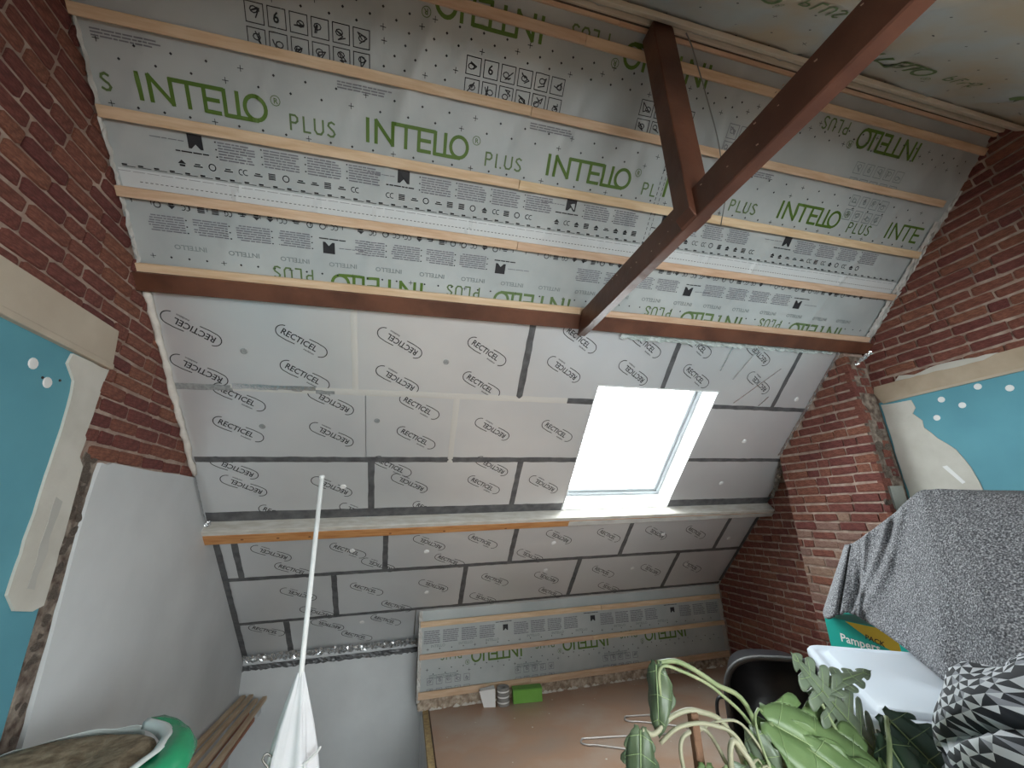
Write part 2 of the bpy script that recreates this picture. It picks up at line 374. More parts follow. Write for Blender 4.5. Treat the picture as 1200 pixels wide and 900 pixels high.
# row between second and third batten
for i, x in enumerate((-1.12, -.12, .88, 2.55)): info(SP, hh, x, .905, 1, membrane, 40+i, XL+.03, XR-.05 if i == 3 else (SPL if i == 2 else XR))
info(SP, hh, 1.55, .905, 1, membrane, 50, SPL+.02, 2.42)
obj('white_edge_band', *(lambda pp: (pp.v, pp.f))((lambda pp: ([pp.rect(XL+.02, -1.185+.009*k_, XR-.03, -1.176+.009*k_) for k_ in range(10)], pp)[1])(Print(SP, hh, 0, 0, lift=.0022))), STRIP, membrane)
dashes(SP, hh, XL+.04, XR-.05, 1.085, .055, .012, .0025, membrane); dashes(SP, hh, XL+.04, XR-.05, 1.078, .022, .045, .007, membrane)
dashes(SP, hh, XL+.02, XR-.05, 1.107, .05, .010, .002, membrane, GREY); dashes(SP, hh, XL+.10, XR-.05, 1.150, .012, .010, .003, membrane)
p = Print(SP, hh, SPL, 0)
for i in range(22): p.rect(0, -.56-i*.030, .004, -.56-i*.030-.018); p.rect(.028, -.56-i*.030, .031, -.56-i*.030-.02)
p.build('printed_dashes', INK, membrane)
# row above the purlin: small print upside down
for i, x in enumerate((-.46, .56, 1.96, 2.97)): info(SP, hh, x, 1.335+.05, -1, membrane, 70+i, XL+.03, XR-.05, icon=False)
for x0, n in ((-1.38, 15), (-.38, 15), (.62, 13), (1.6, 15), (2.6, 15)):
    p = Print(SP, hh, x0+.94, 1.262, -1); icons(p, 0, -.03, n-1, .066, .030, int(x0*17)); p.build('printed_marks', INK, membrane)
dashes(SP, hh, XL+.04, XR-.05, 1.243, .004, .08, .018, membrane)
for i in range(19):
    p = Print(SP, hh, -1.12+.26*i, 1.470, -1)
    p.text('INTELLO', 0, -.028, .026, 1.1); p.build('printed_small_text', GREYL, membrane)
marks(SP, hh, XL+.08, XR-.08, 1.515, 1.52, .085, .05, membrane, 3)
for x in (.06, 1.06, 2.50, 3.52): brand(SP, hh, x-.01, 1.515, -1, membrane, .1, mat=GREENL if x > .5 else GREEN)
# top row: pictograms and half-hidden upside-down words
for i, x in enumerate((-.80, .20, 1.20)): picto(SP, hh, x, .325, membrane, 20+i, 6 if i < 2 else 4)
picto(SP, hh, 1.80, .335, membrane, 25, 4, mat=GREY); picto(SP, hh, 2.85, .37, membrane, 26, 5, s=.07, mat=GREYL)
marks(SP, hh, XL+.06, XR-.08, .225, .30, .12, .037, membrane, 4); marks(SP, hh, -.2, .2, .35, .45, .1, .05, membrane, 5)
for x in (-.43, .57, 1.57): brand(SP, hh, x-.0, .105, -1, membrane)
for x in (3.30,): brand(SP, hh, x, .195, -1, membrane)
for i, x in enumerate((2.1, 3.2, .9)): brand(SQ, lambda x, v: h2(x, v), x, .42+.1*i, 1, membrane2, mat=GREENL)
marks(SQ, lambda x, v: h2(x, v), .3, XR-.1, .15, .9, .21, .13, membrane2, 6)

# ---- battens on the membrane
def batten(P, parent, x0, x1, v0, v1, th=.022, base=.012, mat=None):
    o = MB().sbox(P, x0, x1, v0, v1, base, base+th).build('batten', mat or BATTEN, parent); return bev(o, .002)
for v0, v1, x0, x1 in ((.012, .055, XL, XR), (.125, .170, XL, XR), (.478, .524, XL, XR-.09), (.838, .890, XL+.01, XR-.03), (1.178, 1.228, XL, XR-.02), (1.558, 1.612, XL, XR-.02)):
    a = random.uniform(.4, 1.4)
    batten(SP, ceiling, x0, a, v0, v1); batten(SP, ceiling, a+.002, x1, v0+.002, v1+.002)
for v0, v1 in ((.02, .06), (.12, .165)): batten(SQ, ceiling2, XL, XR, v0, v1, mat=M('pale_batten', (.58, .50, .38), (.66, .60, .5), 5, .7, stretch=(1, 8, 8)))
MB().tube([(XL, YR, ZR-.035), (1.0, YR, ZR-.037), (XR, YR, ZR-.035)], .017, 6).build('ridge_shadow_gap', M('ridge_gap_shade', (.06, .04, .028), (.12, .085, .06), 8, .9), ceiling)  # dark strip standing in for the shade of the ridge gap
# screw heads on battens
def disc(P, x, v, off, r, name, mat, parent, th=.002):
    n = 10; a = [P(x+r*math.cos(2*math.pi*k/n), v+r*math.sin(2*math.pi*k/n), off) for k in range(n)]; b = [P(x+r*.8*math.cos(2*math.pi*k/n), v+r*.8*math.sin(2*math.pi*k/n), off+th) for k in range(n)]
    return obj(name, a+b, [tuple(range(n, 2*n))]+[(k, (k+1) % n, n+(k+1) % n, n+k) for k in range(n)], mat, parent)
DARKM = M('dark_screw', (.05, .035, .03), rough=.4, metal=.7)
for v in (.147, .501, .864, 1.203, 1.588):
    for i in range(9): disc(SP, -1.3+.6*i+random.uniform(-.05, .05), v+random.uniform(-.01, .01), .028, .005, 'screw_head', DARKM, ceiling)
# membrane turned up on the gable walls: crinkled pale strips
def crinkle(pa, pb, width_dir, w, name, mat, parent, n=60, amp=.006, lift=Vector((0, 0, 0)), k=5):
    pa, pb, wd = Vector(pa), Vector(pb), Vector(width_dir).normalized(); t = (pb-pa).normalized(); nn = t.cross(wd); vs = []; fs = []
    for i in range(n+1):
        for j in range(k):
            q = pa.lerp(pb, i/n)+wd*(w*(j/(k-1))*random.uniform(.85, 1.15))+nn*random.uniform(-amp, amp)+lift; vs.append(q)
    for i in range(n):
        for j in range(k-1): a = i*k+j; fs.append((a, a+1, a+k+1, a+k))
    return obj(name, vs, fs, mat, parent)
pale = M('crinkled_membrane', (.48, .45, .42), (.60, .59, .57), 9, .5)
crinkle(SP(XL+.012, .3, .0), SP(XL+.012, 1.68, .0), (SP(0, 0, 1)-SP(0, 0, 0)), .03, 'turned_up_edge', pale, ceiling, 70)
crinkle(SP(XR-.006, .40, .0), SP(XR-.006, 1.66, .0), (SP(0, 0, 1)-SP(0, 0, 0)), .035, 'turned_up_edge', pale, ceiling, 70)
crinkle(SP(XR-.055, .62, .012), SP(XR-.055, 1.66, .014), (1, 0, 0), .04, 'turned_up_edge', pale, ceiling, 70)

# ---- foil-faced insulation boards, one object each, logos printed on them
x0w, x1w, v0w, v1w = WIN1
rowsA = [[(XL, 1.64), (-.366, 1.64), (-.366, 2.325), (XL, 2.325)], [(-.362, 1.64), (.816, 1.64), (.816, 2.325), (-.362, 2.325)],
         [(.824, 1.64), (2.021, 1.64), (2.021, v0w), (x0w, v0w), (x0w, 2.325), (.824, 2.325)],
         [(2.029, 1.64), (3.22, 1.64), (3.22, 2.325), (x1w, 2.325), (x1w, v0w), (2.029, v0w)],
         [(3.228, 1.64), (3.66, 1.64), (3.66, 2.325), (3.228, 2.325)]]
def rect(x0, x1, v0, v1): return [(x0, v0), (x1, v0), (x1, v1), (x0, v1)]
boards = [(p, 'A') for p in rowsA]
boards += [(rect(a, b, 2.329, 2.917), 'B') for a, b in ((XL, -.302), (-.298, .342), (.346, x0w), (x1w, 3.66))]
boards += [(rect(a, b, 2.925, 3.57), 'C') for a, b in ((XL, -.265), (-.257, .938), (.946, x0w), (x1w, 3.80))]
boards += [(rect(a, b, 3.60, 4.216), 'D') for a, b in ((XL, -1.314), (-1.306, -.145), (-.137, 1.041), (1.049, 2.26), (2.268, 3.454), (3.462, XR))]
boards += [(rect(a, b, 4.224, 4.836), 'E') for a, b in ((XL, -.586), (-.578, .611), (.619, 1.813), (1.821, 3.009), (3.017, XR))]
boards += [(rect(a, b, 4.844, 5.42), 'F') for a, b in ((XL, -1.029), (-1.021, .166), (.174, 1.4), (1.4, 2.6), (2.6, XR))]
def logo_mesh():
    p = Print(lambda x, v, o: Vector((x, -v, o)), lambda x, v: 0, 0, 0, lift=0)
    p.text('RECTICEL', -.132, -.019, .042, .90)
    for sgn in (1, -1):
        q = []
        for i in range(15):
            t = math.radians(92+i*12.5); q.append((sgn*(-.118+.045*math.cos(t)*1.0+.0), sgn*(.0+.042*math.sin(t))))
        q += [(sgn*(-.08), sgn*(-.044)), (sgn*(-.03), sgn*(-.040))]
        p.stroke(q[1:], .0058)
    p.text('insulation', .03, -.046, .013, 1)
    me = bpy.data.meshes.new('logo'); me.from_pydata([tuple(v) for v in p.v], [], p.f); me.materials.append(INK); return me
LOGO = logo_mesh()
def fr(P): # orientation frame of a surface
    ex = Vector((1, 0, 0)); ev = (P(0, 1)-P(0, 0)).normalized(); n = (P(0, 0, 1)-P(0, 0)).normalized(); return ex, -ev, n
EX, EY, EN = fr(SP)
def put_logo(x, v, rot, parent, off=.0012, s=1.0):
    o = bpy.data.objects.new('printed_logo', LOGO); link(o, parent)
    a = math.radians(-31)+(math.pi if rot else 0); ca, sa = math.cos(a), math.sin(a)
    ux = EX*ca+EY*sa; uy = -EX*sa+EY*ca; c = SP(x, v, off)
    o.matrix_world = Matrix(((ux.x*s, uy.x*s, EN.x, c.x), (ux.y*s, uy.y*s, EN.y, c.y), (ux.z*s, uy.z*s, EN.z, c.z), (0, 0, 0, 1)))
LOGOS = [(-1.278, 1.932, 1), (-.68, 1.967, 0), (-1.284, 2.21, 1), (-.677, 2.21, 0), (-1.088, 2.40, 0), (-.526, 2.41, 1), (-1.127, 2.659, 0), (-.533, 2.69, 1),
 (-1.161, 3.169, 1), (-.554, 3.19, 1), (-.076, 1.931, 1), (.522, 1.95, 0), (-.084, 2.21, 1), (.516, 2.22, 0), (.079, 2.43, 0), (.069, 2.71, 0), (.652, 2.616, 1), (.037, 3.165, 1), (.658, 3.195, 0),
 (1.129, 2.054, 1), (1.196, 1.80, 0), (1.746, 1.80, 0), (1.715, 2.047, 1), (2.3, 2.043, 0), (2.2, 1.77, 0), (2.945, 2.07, 1), (2.80, 1.80, 1), (1.20, 2.62, 0), (1.2, 3.2, 1),
 (-1.054, 3.913, 1), (-.453, 3.93, 0), (-.889, 4.472, 1), (-.301, 4.471, 0), (.241, 3.882, 1), (.74, 3.895, 0), (.321, 4.494, 1), (.938, 4.471, 0), (1.502, 3.888, 1), (2.05, 3.9, 0), (2.6, 3.9, 1), (3.1, 3.92, 0), (1.5, 4.5, 1), (2.15, 4.47, 0), (2.75, 4.5, 1), (3.3, 4.5, 0),
 (-.945, 3.47, 0), (-.36, 3.47, 1), (.22, 3.47, 0), (-1.2, 4.97, 0), (-.667, 4.97, 1), (-.12, 4.98, 0), (-.9, 4.14, 0), (-.2, 4.14, 1), (.45, 4.14, 0), (1.25, 4.14, 1), (-.75, 4.76, 1), (-.02, 4.77, 0), (.85, 4.76, 1), (1.6, 4.76, 0), (2.3, 4.76, 1), (-.4, 5.2, 0), (-1.2, 3.0, 1), (.7, 2.99, 1), (-.1, 2.99, 0)]
def inside(poly, x, v):
    c = False; n = len(poly)
    for i in range(n):
        (a, b), (d, e) = poly[i], poly[i-1]
        if (b > v) != (e > v) and x < (d-a)*(v-b)/(e-b)+a: c = not c
    return c
used = set()
for poly, row in boards:
    mb = MB().prism(poly, lambda x, v: SP(x, v, -.06), lambda x, v: SP(x, v, 0))
    b = mb.build('insulation_board', FOIL, ceiling)
    bev(b, .003)
    for i, (x, v, r) in enumerate(LOGOS):
        if i not in used and inside(poly, x, v): used.add(i); put_logo(x, v, r, b)
WASH = M('white_washer', (.86, .85, .84), rough=.5)
for x, v in ((-.473, 3.192), (-.418, 3.932), (.224, 3.995), (.261, 4.591), (1.466, 3.97), (1.462, 4.379), (2.695, 3.927), (3.594, 4.05), (3.114, 2.695), (3.099, 3.217), (3.45, 2.213), (3.2, 4.45), (2.5, 4.45), (-.35, 4.98)):
    disc(SP, x, v, .0005, .024, 'washer', WASH, ceiling, .004)
SMUDGE = M('dark_washer', (.28, .29, .29), (.42, .43, .43), 60, .5, metal=.3)
for x, v in ((-1.02, 2.06), (-.98, 2.63), (.24, 2.05), (-.22, 2.56)): disc(SP, x, v, .0005, .021, 'washer', SMUDGE, ceiling, .002)
# tape over the joints
def tape(x0, x1, v0, v1, mat=TAPE, lift=.001, name='joint_tape'):
    n = max(2, int(max(x1-x0, v1-v0)/.05)); vs = []; fs = []; hor = (x1-x0) > (v1-v0)
    for i in range(n+1):
        t = i/n; j = [random.uniform(-.0025, .0025) for _ in range(2)]
        if hor:
            x = x0+(x1-x0)*t; vs += [SP(x, v0+j[0], lift), SP(x, (v0+v1)/2, lift+.002), SP(x, v1+j[1], lift)]
        else:
            v = v0+(v1-v0)*t; vs += [SP(x0+j[0], v, lift), SP((x0+x1)/2, v, lift+.002), SP(x1+j[1], v, lift)]
    for i in range(n):
        for k in range(2): a = i*3+k; fs.append((a, a+1, a+4, a+3))
    return obj(name, vs, fs, mat, ceiling, True)
tape(XL+.03, x0w-.0, 2.895, 2.945); tape(x1w, 3.72, 2.900, 2.940)
tape(x1w, 3.62, 2.305, 2.347); tape(1.22, x0w, 2.300, 2.350)
tape(-1.13, 1.22, 2.300, 2.350, PALETAPE); tape(XL+.02, -1.12, 2.308, 2.352, SMUDGE); tape(-.62, -.50, 2.31, 2.35, SMUDGE, .0015)
tape(-1.12, -.62, 2.296, 2.336, SILVER, .002)
tape(-.385, -.345, 1.70, 2.31, PALETAPE); tape(.322, .366, 2.34, 2.95, PALETAPE, .002)
tape(.795, .845, 1.70, 2.32); tape(2.003, 2.047, 1.70, v0w); tape(3.203, 3.245, 1.66, 2.31)
tape(-.285, -.237, 2.94, 3.50); tape(.918, .966, 2.94, 3.50)
for x in (-1.31, -.141, 1.045, 2.264, 3.458): tape(x-.024, x+.024, 3.62, 4.20)
for x in (-.582, .615, 1.817, 3.013): tape(x-.024, x+.024, 4.24, 4.82)
for x in (-1.025,): tape(x-.026, x+.026, 4.86, 5.36)
tape(XL+.02, XR-.02, 4.198, 4.242); tape(XL+.02, XR-.02, 4.820, 4.860)
tape(XL+.01, x0w-.004, 3.43, 3.53); tape(x1w+.004, XR-.02, 3.43, 3.53)
tape(XL+.004, XL+.055, 3.66, 5.36, lift=.004); tape(3.80, 3.845, 3.62, 4.8, lift=.004)
# silver tape ticks on the board at the far right, crumpled foil at the foot of the slope
mb = MB()
for (a, b), (c, d) in (((2.78, 1.74), (2.66, 2.05)), ((3.10, 1.92), (2.78, 2.28)), ((3.12, 2.2), (3.06, 2.30)), ((2.52, 1.76), (2.50, 1.98))):
    mb.add([SP(a, b, .002), SP(a+.012, b, .002), SP(c+.012, d, .002), SP(c, d, .002)], [(0, 1, 2, 3)])
mb.build('tape_scraps', SILVER, ceiling)
crinkle(SP(XL+.02, 5.33, .012), SP(.21, 5.33, .012), (SP(0, 1)-SP(0, 0)), .12, 'crumpled_foil', SILVER, ceiling, 90, .012, k=7)
crinkle((XL+.01, YB-.012, .435), (.22, YB-.012, .435), (0, 0, -1), .05, 'crumpled_foil', TAPE, ceiling, 80, .006)
# edges: foam bead on the left, silver strip on the right
mb = MB(); pts = [SP(XL+.012, 1.70+.045*i, .012+random.uniform(-.004, .004))+Vector((random.uniform(-.003, .003), 0, 0)) for i in range(31)]
mb.tube(pts, [.020+random.uniform(-.005, .004) for _ in pts], 7); mb.build('foam_bead', FOAM, ceiling, True)
crinkle(SP(XL+.006, 3.06, .0), SP(XL+.006, 3.53, .02), (EN+EX*.6), .045, 'edge_tape', SILVER, ceiling, 30, .004)
crinkle(SP(XB-.03, 1.68, .004), SP(XB-.03, 2.86, .004), (1, 0, .0), .035, 'edge_tape', SILVER, ceiling, 50, .003)
crinkle(SP(3.62, 2.80, .004), SP(3.84, 3.45, .004), (1, 0, 0), .07, 'edge_foam', M('grey_filler', (.26, .25, .23), (.42, .40, .37), 20, .9, bump=.8, bscale=50), ceiling, 40, .012)
crinkle(SP(1.5, 1.715, .02), SP(3.55, 1.70, .02), (SP(0, 1)-SP(0, 0)), .05, 'membrane_fringe', M('fringe', (.40, .46, .44), (.5, .54, .53), 8, .6), ceiling, 80, .010)

# ---- purlins (slope-aligned timbers) as things
bm_ = MB().sbox(SP, XL-.02, XR+.02, 1.602, 1.705, -.05, .060)
pur = bev(bm_.build('roof_purlin', BEAM), .004); tag(pur, 'long dark brown purlin running across the slope above the foil boards', 'beam')
low = empty('roof_purlin', SP(1.2, 3.6, 0)); tag(low, 'varnished pine purlin under the roof window, dusty on its upper side', 'beam')
def taper(x0, x1, va0, va1, vb0, vb1, o0, o1): return [SP(x0, va0, o0), SP(x1, vb0, o0), SP(x1, vb1, o0), SP(x0, va1, o0), SP(x0, va0, o1), SP(x1, vb0, o1), SP(x1, vb1, o1), SP(x0, va1, o1)]
mb = MB().hexa(taper(XL-.01, XR, 3.528, 3.575, 3.515, 3.555, -.055, .100)); keep(bev(mb.build('upper_lath', DUSTW), .004), low)
mb = MB().hexa(taper(XL-.01, XR, 3.577, 3.672, 3.557, 3.602, -.055, .100)); keep(bev(mb.build('beam_body', ORANGEW), .006, 2), low)
t_ = (1.55-XL)/(XR-XL); va, vb = 3.577+(3.557-3.577)*t_, 3.672+(3.602-3.672)*t_
keep(bev(MB().hexa([SP(1.50, va+.002, .099), SP(XR, 3.557, .099), SP(XR, 3.604, .099), SP(1.50, vb+.003, .099), SP(1.56, va-.002, .106), SP(XR, 3.553, .106), SP(XR, 3.606, .106), SP(1.50, vb-.012, .106)]).build('plaster_coat', M('grey_coat', (.42, .40, .38), (.55, .53, .5), 6, .8, bump=.2)), .002), low)
for x in (-1.2, -.95, -.72, -.1, .35, .9, 1.6):
    keep(obj('knot', [SP(x+.012*math.cos(2*math.pi*k/8), 3.625+.008*math.sin(2*math.pi*k/8), .1008) for k in range(8)], [tuple(range(8))], M('knot', (.16, .06, .02), rough=.5)), low)
# foil tape crumple and hole at its left end
crinkle(SP(XL-.005, 3.50, .03), SP(XL-.005, 3.58, .10), (1, .1, .2), .05, 'crumpled_foil', SILVER, ceiling, 14, .008)

# ---- truss: tie beam and king post
TB = M('truss_timber', (.075, .026, .015), (.135, .052, .03), 4, .42, bump=.3, bscale=18)
tr = empty('roof_truss', (1.16, YR, 1.16+CZ)); tag(tr, 'dark brown roof truss with horizontal tie beam and king post', 'beam')
zb, zt = 1.168+CZ, 1.312+CZ
mb = MB().hexa([(1.128, -.02, zb-.03), (1.190, -.02, zb-.03), (1.190, 2.40, zb), (1.128, 2.40, zb), (1.128, .06, zt-.03), (1.190, .06, zt-.03), (1.190, 2.28, zt), (1.128, 2.28, zt)])
keep(bev(mb.build('tie_beam', TB), .005), tr)
mb = MB(); y0, y1 = 1.142, 1.240
prof = [(1.100, zb+.03), (1.122, zb-.012), (1.20, zb-.012), (1.222, zb+.03), (1.222, ZR-.10), (1.175, ZR-.03), (1.135, ZR-.03), (1.100, ZR-.10)]
mb.prism(prof, lambda x, z: Vector((x, y1, z)), lambda x, z: Vector((x, y0, z))); keep(bev(mb.build('king_post', TB), .004), tr)
mb = MB(); rr = random.Random(3)
for i in range(26):
    y = rr.uniform(.35, 1.9); z = rr.uniform(zb+.01, zt-.02); a = rr.uniform(.003, .010)
    mb.add([(1.1265, y, z), (1.1265, y+a, z+a*.3), (1.1265, y+a*1.2, z+a), (1.1265, y, z+a*.7)], [(0, 1, 2, 3)])
fl_ = keep(mb.build('paint_flecks', M('fleck', (.45, .30, .22), rough=.7)), tr); fl_['kind'] = 'stuff'
rp = bev(MB().sbox(SQ, XL-.02, XR+.02, 1.602, 1.705, -.05, .060).build('roof_purlin', BEAM), .004); tag(rp, 'dark purlin under the opposite slope, carrying the other end of the tie beam', 'beam')
# thin wire by the king post
wr = MB().tube(catmull([SP(1.313, .024, .08), SP(1.36, .07, .09), SP(1.411, .119, .085), SP(1.567, .284, .08), SP(1.718, .447, .07), SP(1.83, .6, .06), SP(1.914, .712, .05), SP(1.975, .895, .035)], 6), .0035, 6).build('hanging_wire', M('wire', (.18, .18, .17), rough=.5), None, True)
tag(wr, 'thin grey wire dangling beside the king post', 'wire')

# ---- roof window
def roof_window(name, P, W, label, rf):
    x0, x1, v0, v1 = W
    root = empty(name, P((x0+x1)/2, v1, 0)); struct(root, label, 'window')
    d0, d1 = -.30, .004
    t = .012
    keep(MB().sbox(P, x0-.0, x0+t, v0, v1, d0, d1).sbox(P, x1-t, x1, v0, v1, d0, d1).sbox(P, x0+t, x1-t, v0, v0+t, d0, d1).sbox(P, x0+t, x1-t, v1-t, v1, d0, d1).build('reveal_lining', WHITEP), root)
    a0, a1, b0, b1 = x0+t, x1-t, v0+t, v1-t
    def ringbox(i, w, o0, o1, nm):
        mb = MB().sbox(P, a0+i, a0+i+w, b0+i, b1-i, o0, o1).sbox(P, a1-i-w, a1-i, b0+i, b1-i, o0, o1).sbox(P, a0+i+w, a1-i-w, b0+i, b0+i+w, o0, o1).sbox(P, a0+i+w, a1-i-w, b1-i-w, b1-i, o0, o1)
        keep(bev(mb.build(nm, M('window_frame_grey', (.27, .29, .30), rough=.45)), .004), root)
    ringbox(0, .034, -.25, -.165, 'frame'); ringbox(.036, .028, -.24, -.182, 'sash')
    keep(MB().sbox(P, a0+.066, a1-.066, b0+.066, b0+.076, -.205, -.192).build('vent_bar', WHITEP), root)
    g = bpy.data.materials.get('window_glass')
    if not g:
        g = bpy.data.materials.new('window_glass'); g.use_nodes = True; nt = g.node_tree; nt.nodes.clear()
        out = nt.nodes.new('ShaderNodeOutputMaterial'); mx = nt.nodes.new('ShaderNodeMixShader'); tr_ = nt.nodes.new('ShaderNodeBsdfTransparent'); gl = nt.nodes.new('ShaderNodeBsdfGlossy')
        gl.inputs['Roughness'].default_value = .02; tr_.inputs[0].default_value = (.96, .98, .97, 1)
        mx.inputs[0].default_value = .05; nt.links.new(tr_.outputs[0], mx.inputs[1]); nt.links.new(gl.outputs[0], mx.inputs[2]); nt.links.new(mx.outputs[0], out.inputs[0])
    keep(MB().sbox(P, a0+.062, a1-.062, b0+.062, b1-.062, -.216, -.208).build('pane', g), root)
    return root
roof_window('window_1', SP, WIN1, 'white framed roof window glowing with daylight in the foil slope', None)
dw = empty('window_added', ((xa+xb)/2, -2.8, za)); struct(dw, 'unseen white framed dormer window added behind the viewer for light', 'window')  # unseen dormer, added and sized to throw daylight onto the far slope
DV = lambda x, z, y: Vector((x, y, z))
mb = MB()
for k in range(4):
    x = xa+(xb-xa-.06)*k/3; mb.box((x, -2.86, za), (x+.06, -2.78, zb_))
mb.box((xa, -2.86, za), (xb, -2.78, za+.06)).box((xa, -2.86, zb_-.06), (xb, -2.78, zb_)); keep(mb.build('frame', WHITEP), dw)
for k in range(3):
    x = xa+(xb-xa-.06)*k/3; keep(MB().box((x+.06, -2.825, za+.06), (x+(xb-xa-.06)/3, -2.817, zb_-.06)).build('pane', bpy.data.materials['window_glass']), dw)

# ================================================================== WALL SURFACES
# brick meshes shared by all walls
def brick_mesh(seed):
    rr = random.Random(seed); bm = bmesh.new(); bmesh.ops.create_cube(bm, size=1)
    bmesh.ops.bevel(bm, geom=list(bm.edges), offset=.075, segments=1, affect='EDGES')
    for v in bm.verts:
        v.co.y += rr.uniform(-.022, .022); v.co.z += rr.uniform(-.075, .075); v.co.x += rr.uniform(-.03, .03)
    me = bpy.data.meshes.new('brick'); bm.to_mesh(me); bm.free(); me.materials.append(BRICK); return me
BM = [brick_mesh(i) for i in range(8)]
PALEB = M('pale_brick', (.23, .12, .09), (.34, .21, .165), 9, .9, bump=.5, bscale=60, rnd=.2)
BMP = [m_.copy() for m_ in BM[:3]]
for m_ in BMP: m_.materials[0] = PALEB
def bricks(parent, xf, sgn, z0, z1, interval, seed, pitch=.0765, pale=None, L=.205):
    """sgn: direction out of the wall face into the room along x"""
    rr = random.Random(seed); z = z0; row = 0; n = 0
    while z+pitch*.6 < z1:
        for ya, yb in interval(z+pitch/2):
            y = ya-[0, .11, .05, .16][row % 4]
            while y < yb:
                l = L if rr.random() < .74 else .098
                a, b = max(y, ya), min(y+l, yb)
                if b-a > .03:
                    me = rr.choice(BM)
                    if pale and pale((a+b)/2, z) > rr.random(): me = rr.choice(BMP)
                    o = bpy.data.objects.new('brick', me); d = .045
                    o.scale = (d, b-a, pitch-rr.uniform(.013, .020)); o.location = (xf-sgn*(d/2)+sgn*rr.uniform(-.005, .003), (a+b)/2, z+pitch/2+rr.uniform(-.0025, .0025))
                    o.rotation_euler = (rr.uniform(-.012, .012), 0, 0); link(o, parent); n += 1
                y += l+.0125
        z += pitch; row += 1
    return n
def left_int(z):
    h = z-CZ; yb = min(slope_y(z)+.01, 3.4); ya = max(.45, slope_y2(z)-.1)
    if h < .30: return []
    if h < .36: return [(2.37, yb)]
    if h < .74: return [(2.305, yb)]
    if h < .94: return [(2.335, yb)]
    return [(ya, yb)] if yb > ya else []
bricks(wall_left, XL, 1, .297+CZ, ZR, left_int, 11)
def right_int(z):
    h = z-CZ; out = []
    if h > .925:
        yb = min(slope_y(z)+.01, 2.425); ya = max(.45, slope_y2(z)-.1)
        if yb > ya: out.append((ya, yb))
    if h < .45: out.append((3.30, min(slope_y(z)+.02, YK-.005)))
    return out
bricks(wall_right, XR, -1, 0.02, ZR, right_int, 12)
breast = struct(MB().prism([(2.425, 0), (3.28, 0), (3.28, CZ+.45), (2.425, CZ+1.27)], lambda y, z: Vector((XR+.02, y, z)), lambda y, z: Vector((XB+.012, y, z))).build('wall_chimney_breast', MORTAR),
                'red brick chimney breast standing out of the right wall', 'wall')
def pale_low(y, z):
    h = z-CZ; return max(0, min(.8, (-.05-h)*2.2)) if h > -.9 else .4
bricks(breast, XB, -1, 0.02, CZ+1.4, lambda z: [(2.415, min(3.275, slope_y(z)-.01))] if slope_y(z) > 2.5 else [], 13, pale=pale_low)
# ragged near side of the chimney breast: rubble stones
RM = []
for i in range(5):
    rr = random.Random(90+i); bm = bmesh.new(); bmesh.ops.create_icosphere(bm, subdivisions=1, radius=.5)
    for v in bm.verts: v.co *= rr.uniform(.75, 1.15)
    me = bpy.data.meshes.new('stone'); bm.to_mesh(me); bm.free(); me.materials.append(RUBBLE); RM.append(me)
MB().box((XB+.014, 2.419, CZ-.6), (XR+.005, 2.427, CZ+1.2)).build('rough_return', RUBBLE, breast)
rr = random.Random(21); z = CZ-.52
while z < CZ+1.1:
    x = XB+.004
    while x < XR-.03:
        l = rr.choice((.098, .098, .13)); l = min(l, XR-x)
        if rr.random() < (.9 if z > CZ+.5 else .45):
            o = bpy.data.objects.new('brick', rr.choice(BM)); o.scale = (.045, l-.012, .062); o.rotation_euler = (0, 0, math.pi/2); o.location = (x+l/2, 2.436+rr.uniform(-.004, .010), z+.038); link(o, breast)
        x += l
    z += .0765
rr = random.Random(5)
for i in range(26):
    o = bpy.data.objects.new('rubble_stone', rr.choice(RM)); s = rr.uniform(.03, .085)
    o.scale = (s*1.3, s*.5, s); o.location = (rr.uniform(XB+.02, XR-.02), 2.426+rr.uniform(-.008, .006), CZ+rr.uniform(-.35, .55)); o.rotation_euler = (rr.uniform(-.3, .3), rr.uniform(0, 3), 0); link(o, breast)
keep_ = MB().box((XB+.05, 2.405, CZ-.25), (XR-.03, 2.43, CZ+.10)).build('mortar_patch', M('grey_patch', (.30, .31, .28), (.40, .41, .38), 6, .9, bump=.3), breast)
# ---- plaster, lintels, boarded openings: polygons with thickness on the wall planes
def wall_poly(name, pts, x0, x1, mat, parent):   # pts (y,h) relative to the eye
    return MB().prism(pts, lambda y, h: Vector((x0, y, h+CZ)), lambda y, h: Vector((x1, y, h+CZ))).build(name, mat, parent)
def ragged(pts, step=.04, amp=.008, seed=1):
    rr = random.Random(seed); out = []
    for (a, b), (c, d) in zip(pts, pts[1:]+pts[:1]):
        n = max(1, int(math.hypot(c-a, d-b)/step))
        for i in range(n): t = i/n; out.append((a+(c-a)*t+(rr.uniform(-amp, amp) if i else 0), b+(d-b)*t+(rr.uniform(-amp, amp) if i else 0)))
    return out
XW = XL
top = [(3.40+.02*0, .297)]
pts = [(2.445, -1.8), (2.445, -.6), (2.432, 0), (2.44, .2), (2.455, .290), (2.50, .283), (2.53, .298), (2.9, .292), (3.2, .300), (3.425, .297), (5.12, -1.33), (5.12, -3.0), (2.445, -3.0)]
o = wall_poly('white_plaster', pts, XW-.02, XW+.008, PLASTER, wall_left); o['label'] = 'smooth white plastered lower part of the wall'
wall_poly('lintel', [(.3, .940), (2.312, .937), (2.338, .745), (.3, .752)], XW-.03, XW+.012, LINTEL, wall_left)
bev(wall_poly('lintel_trim', [(.3, .778), (2.335, .765), (2.338, .738), (.3, .742)], XW-.03, XW+.020, LINTEL, wall_left), .003)
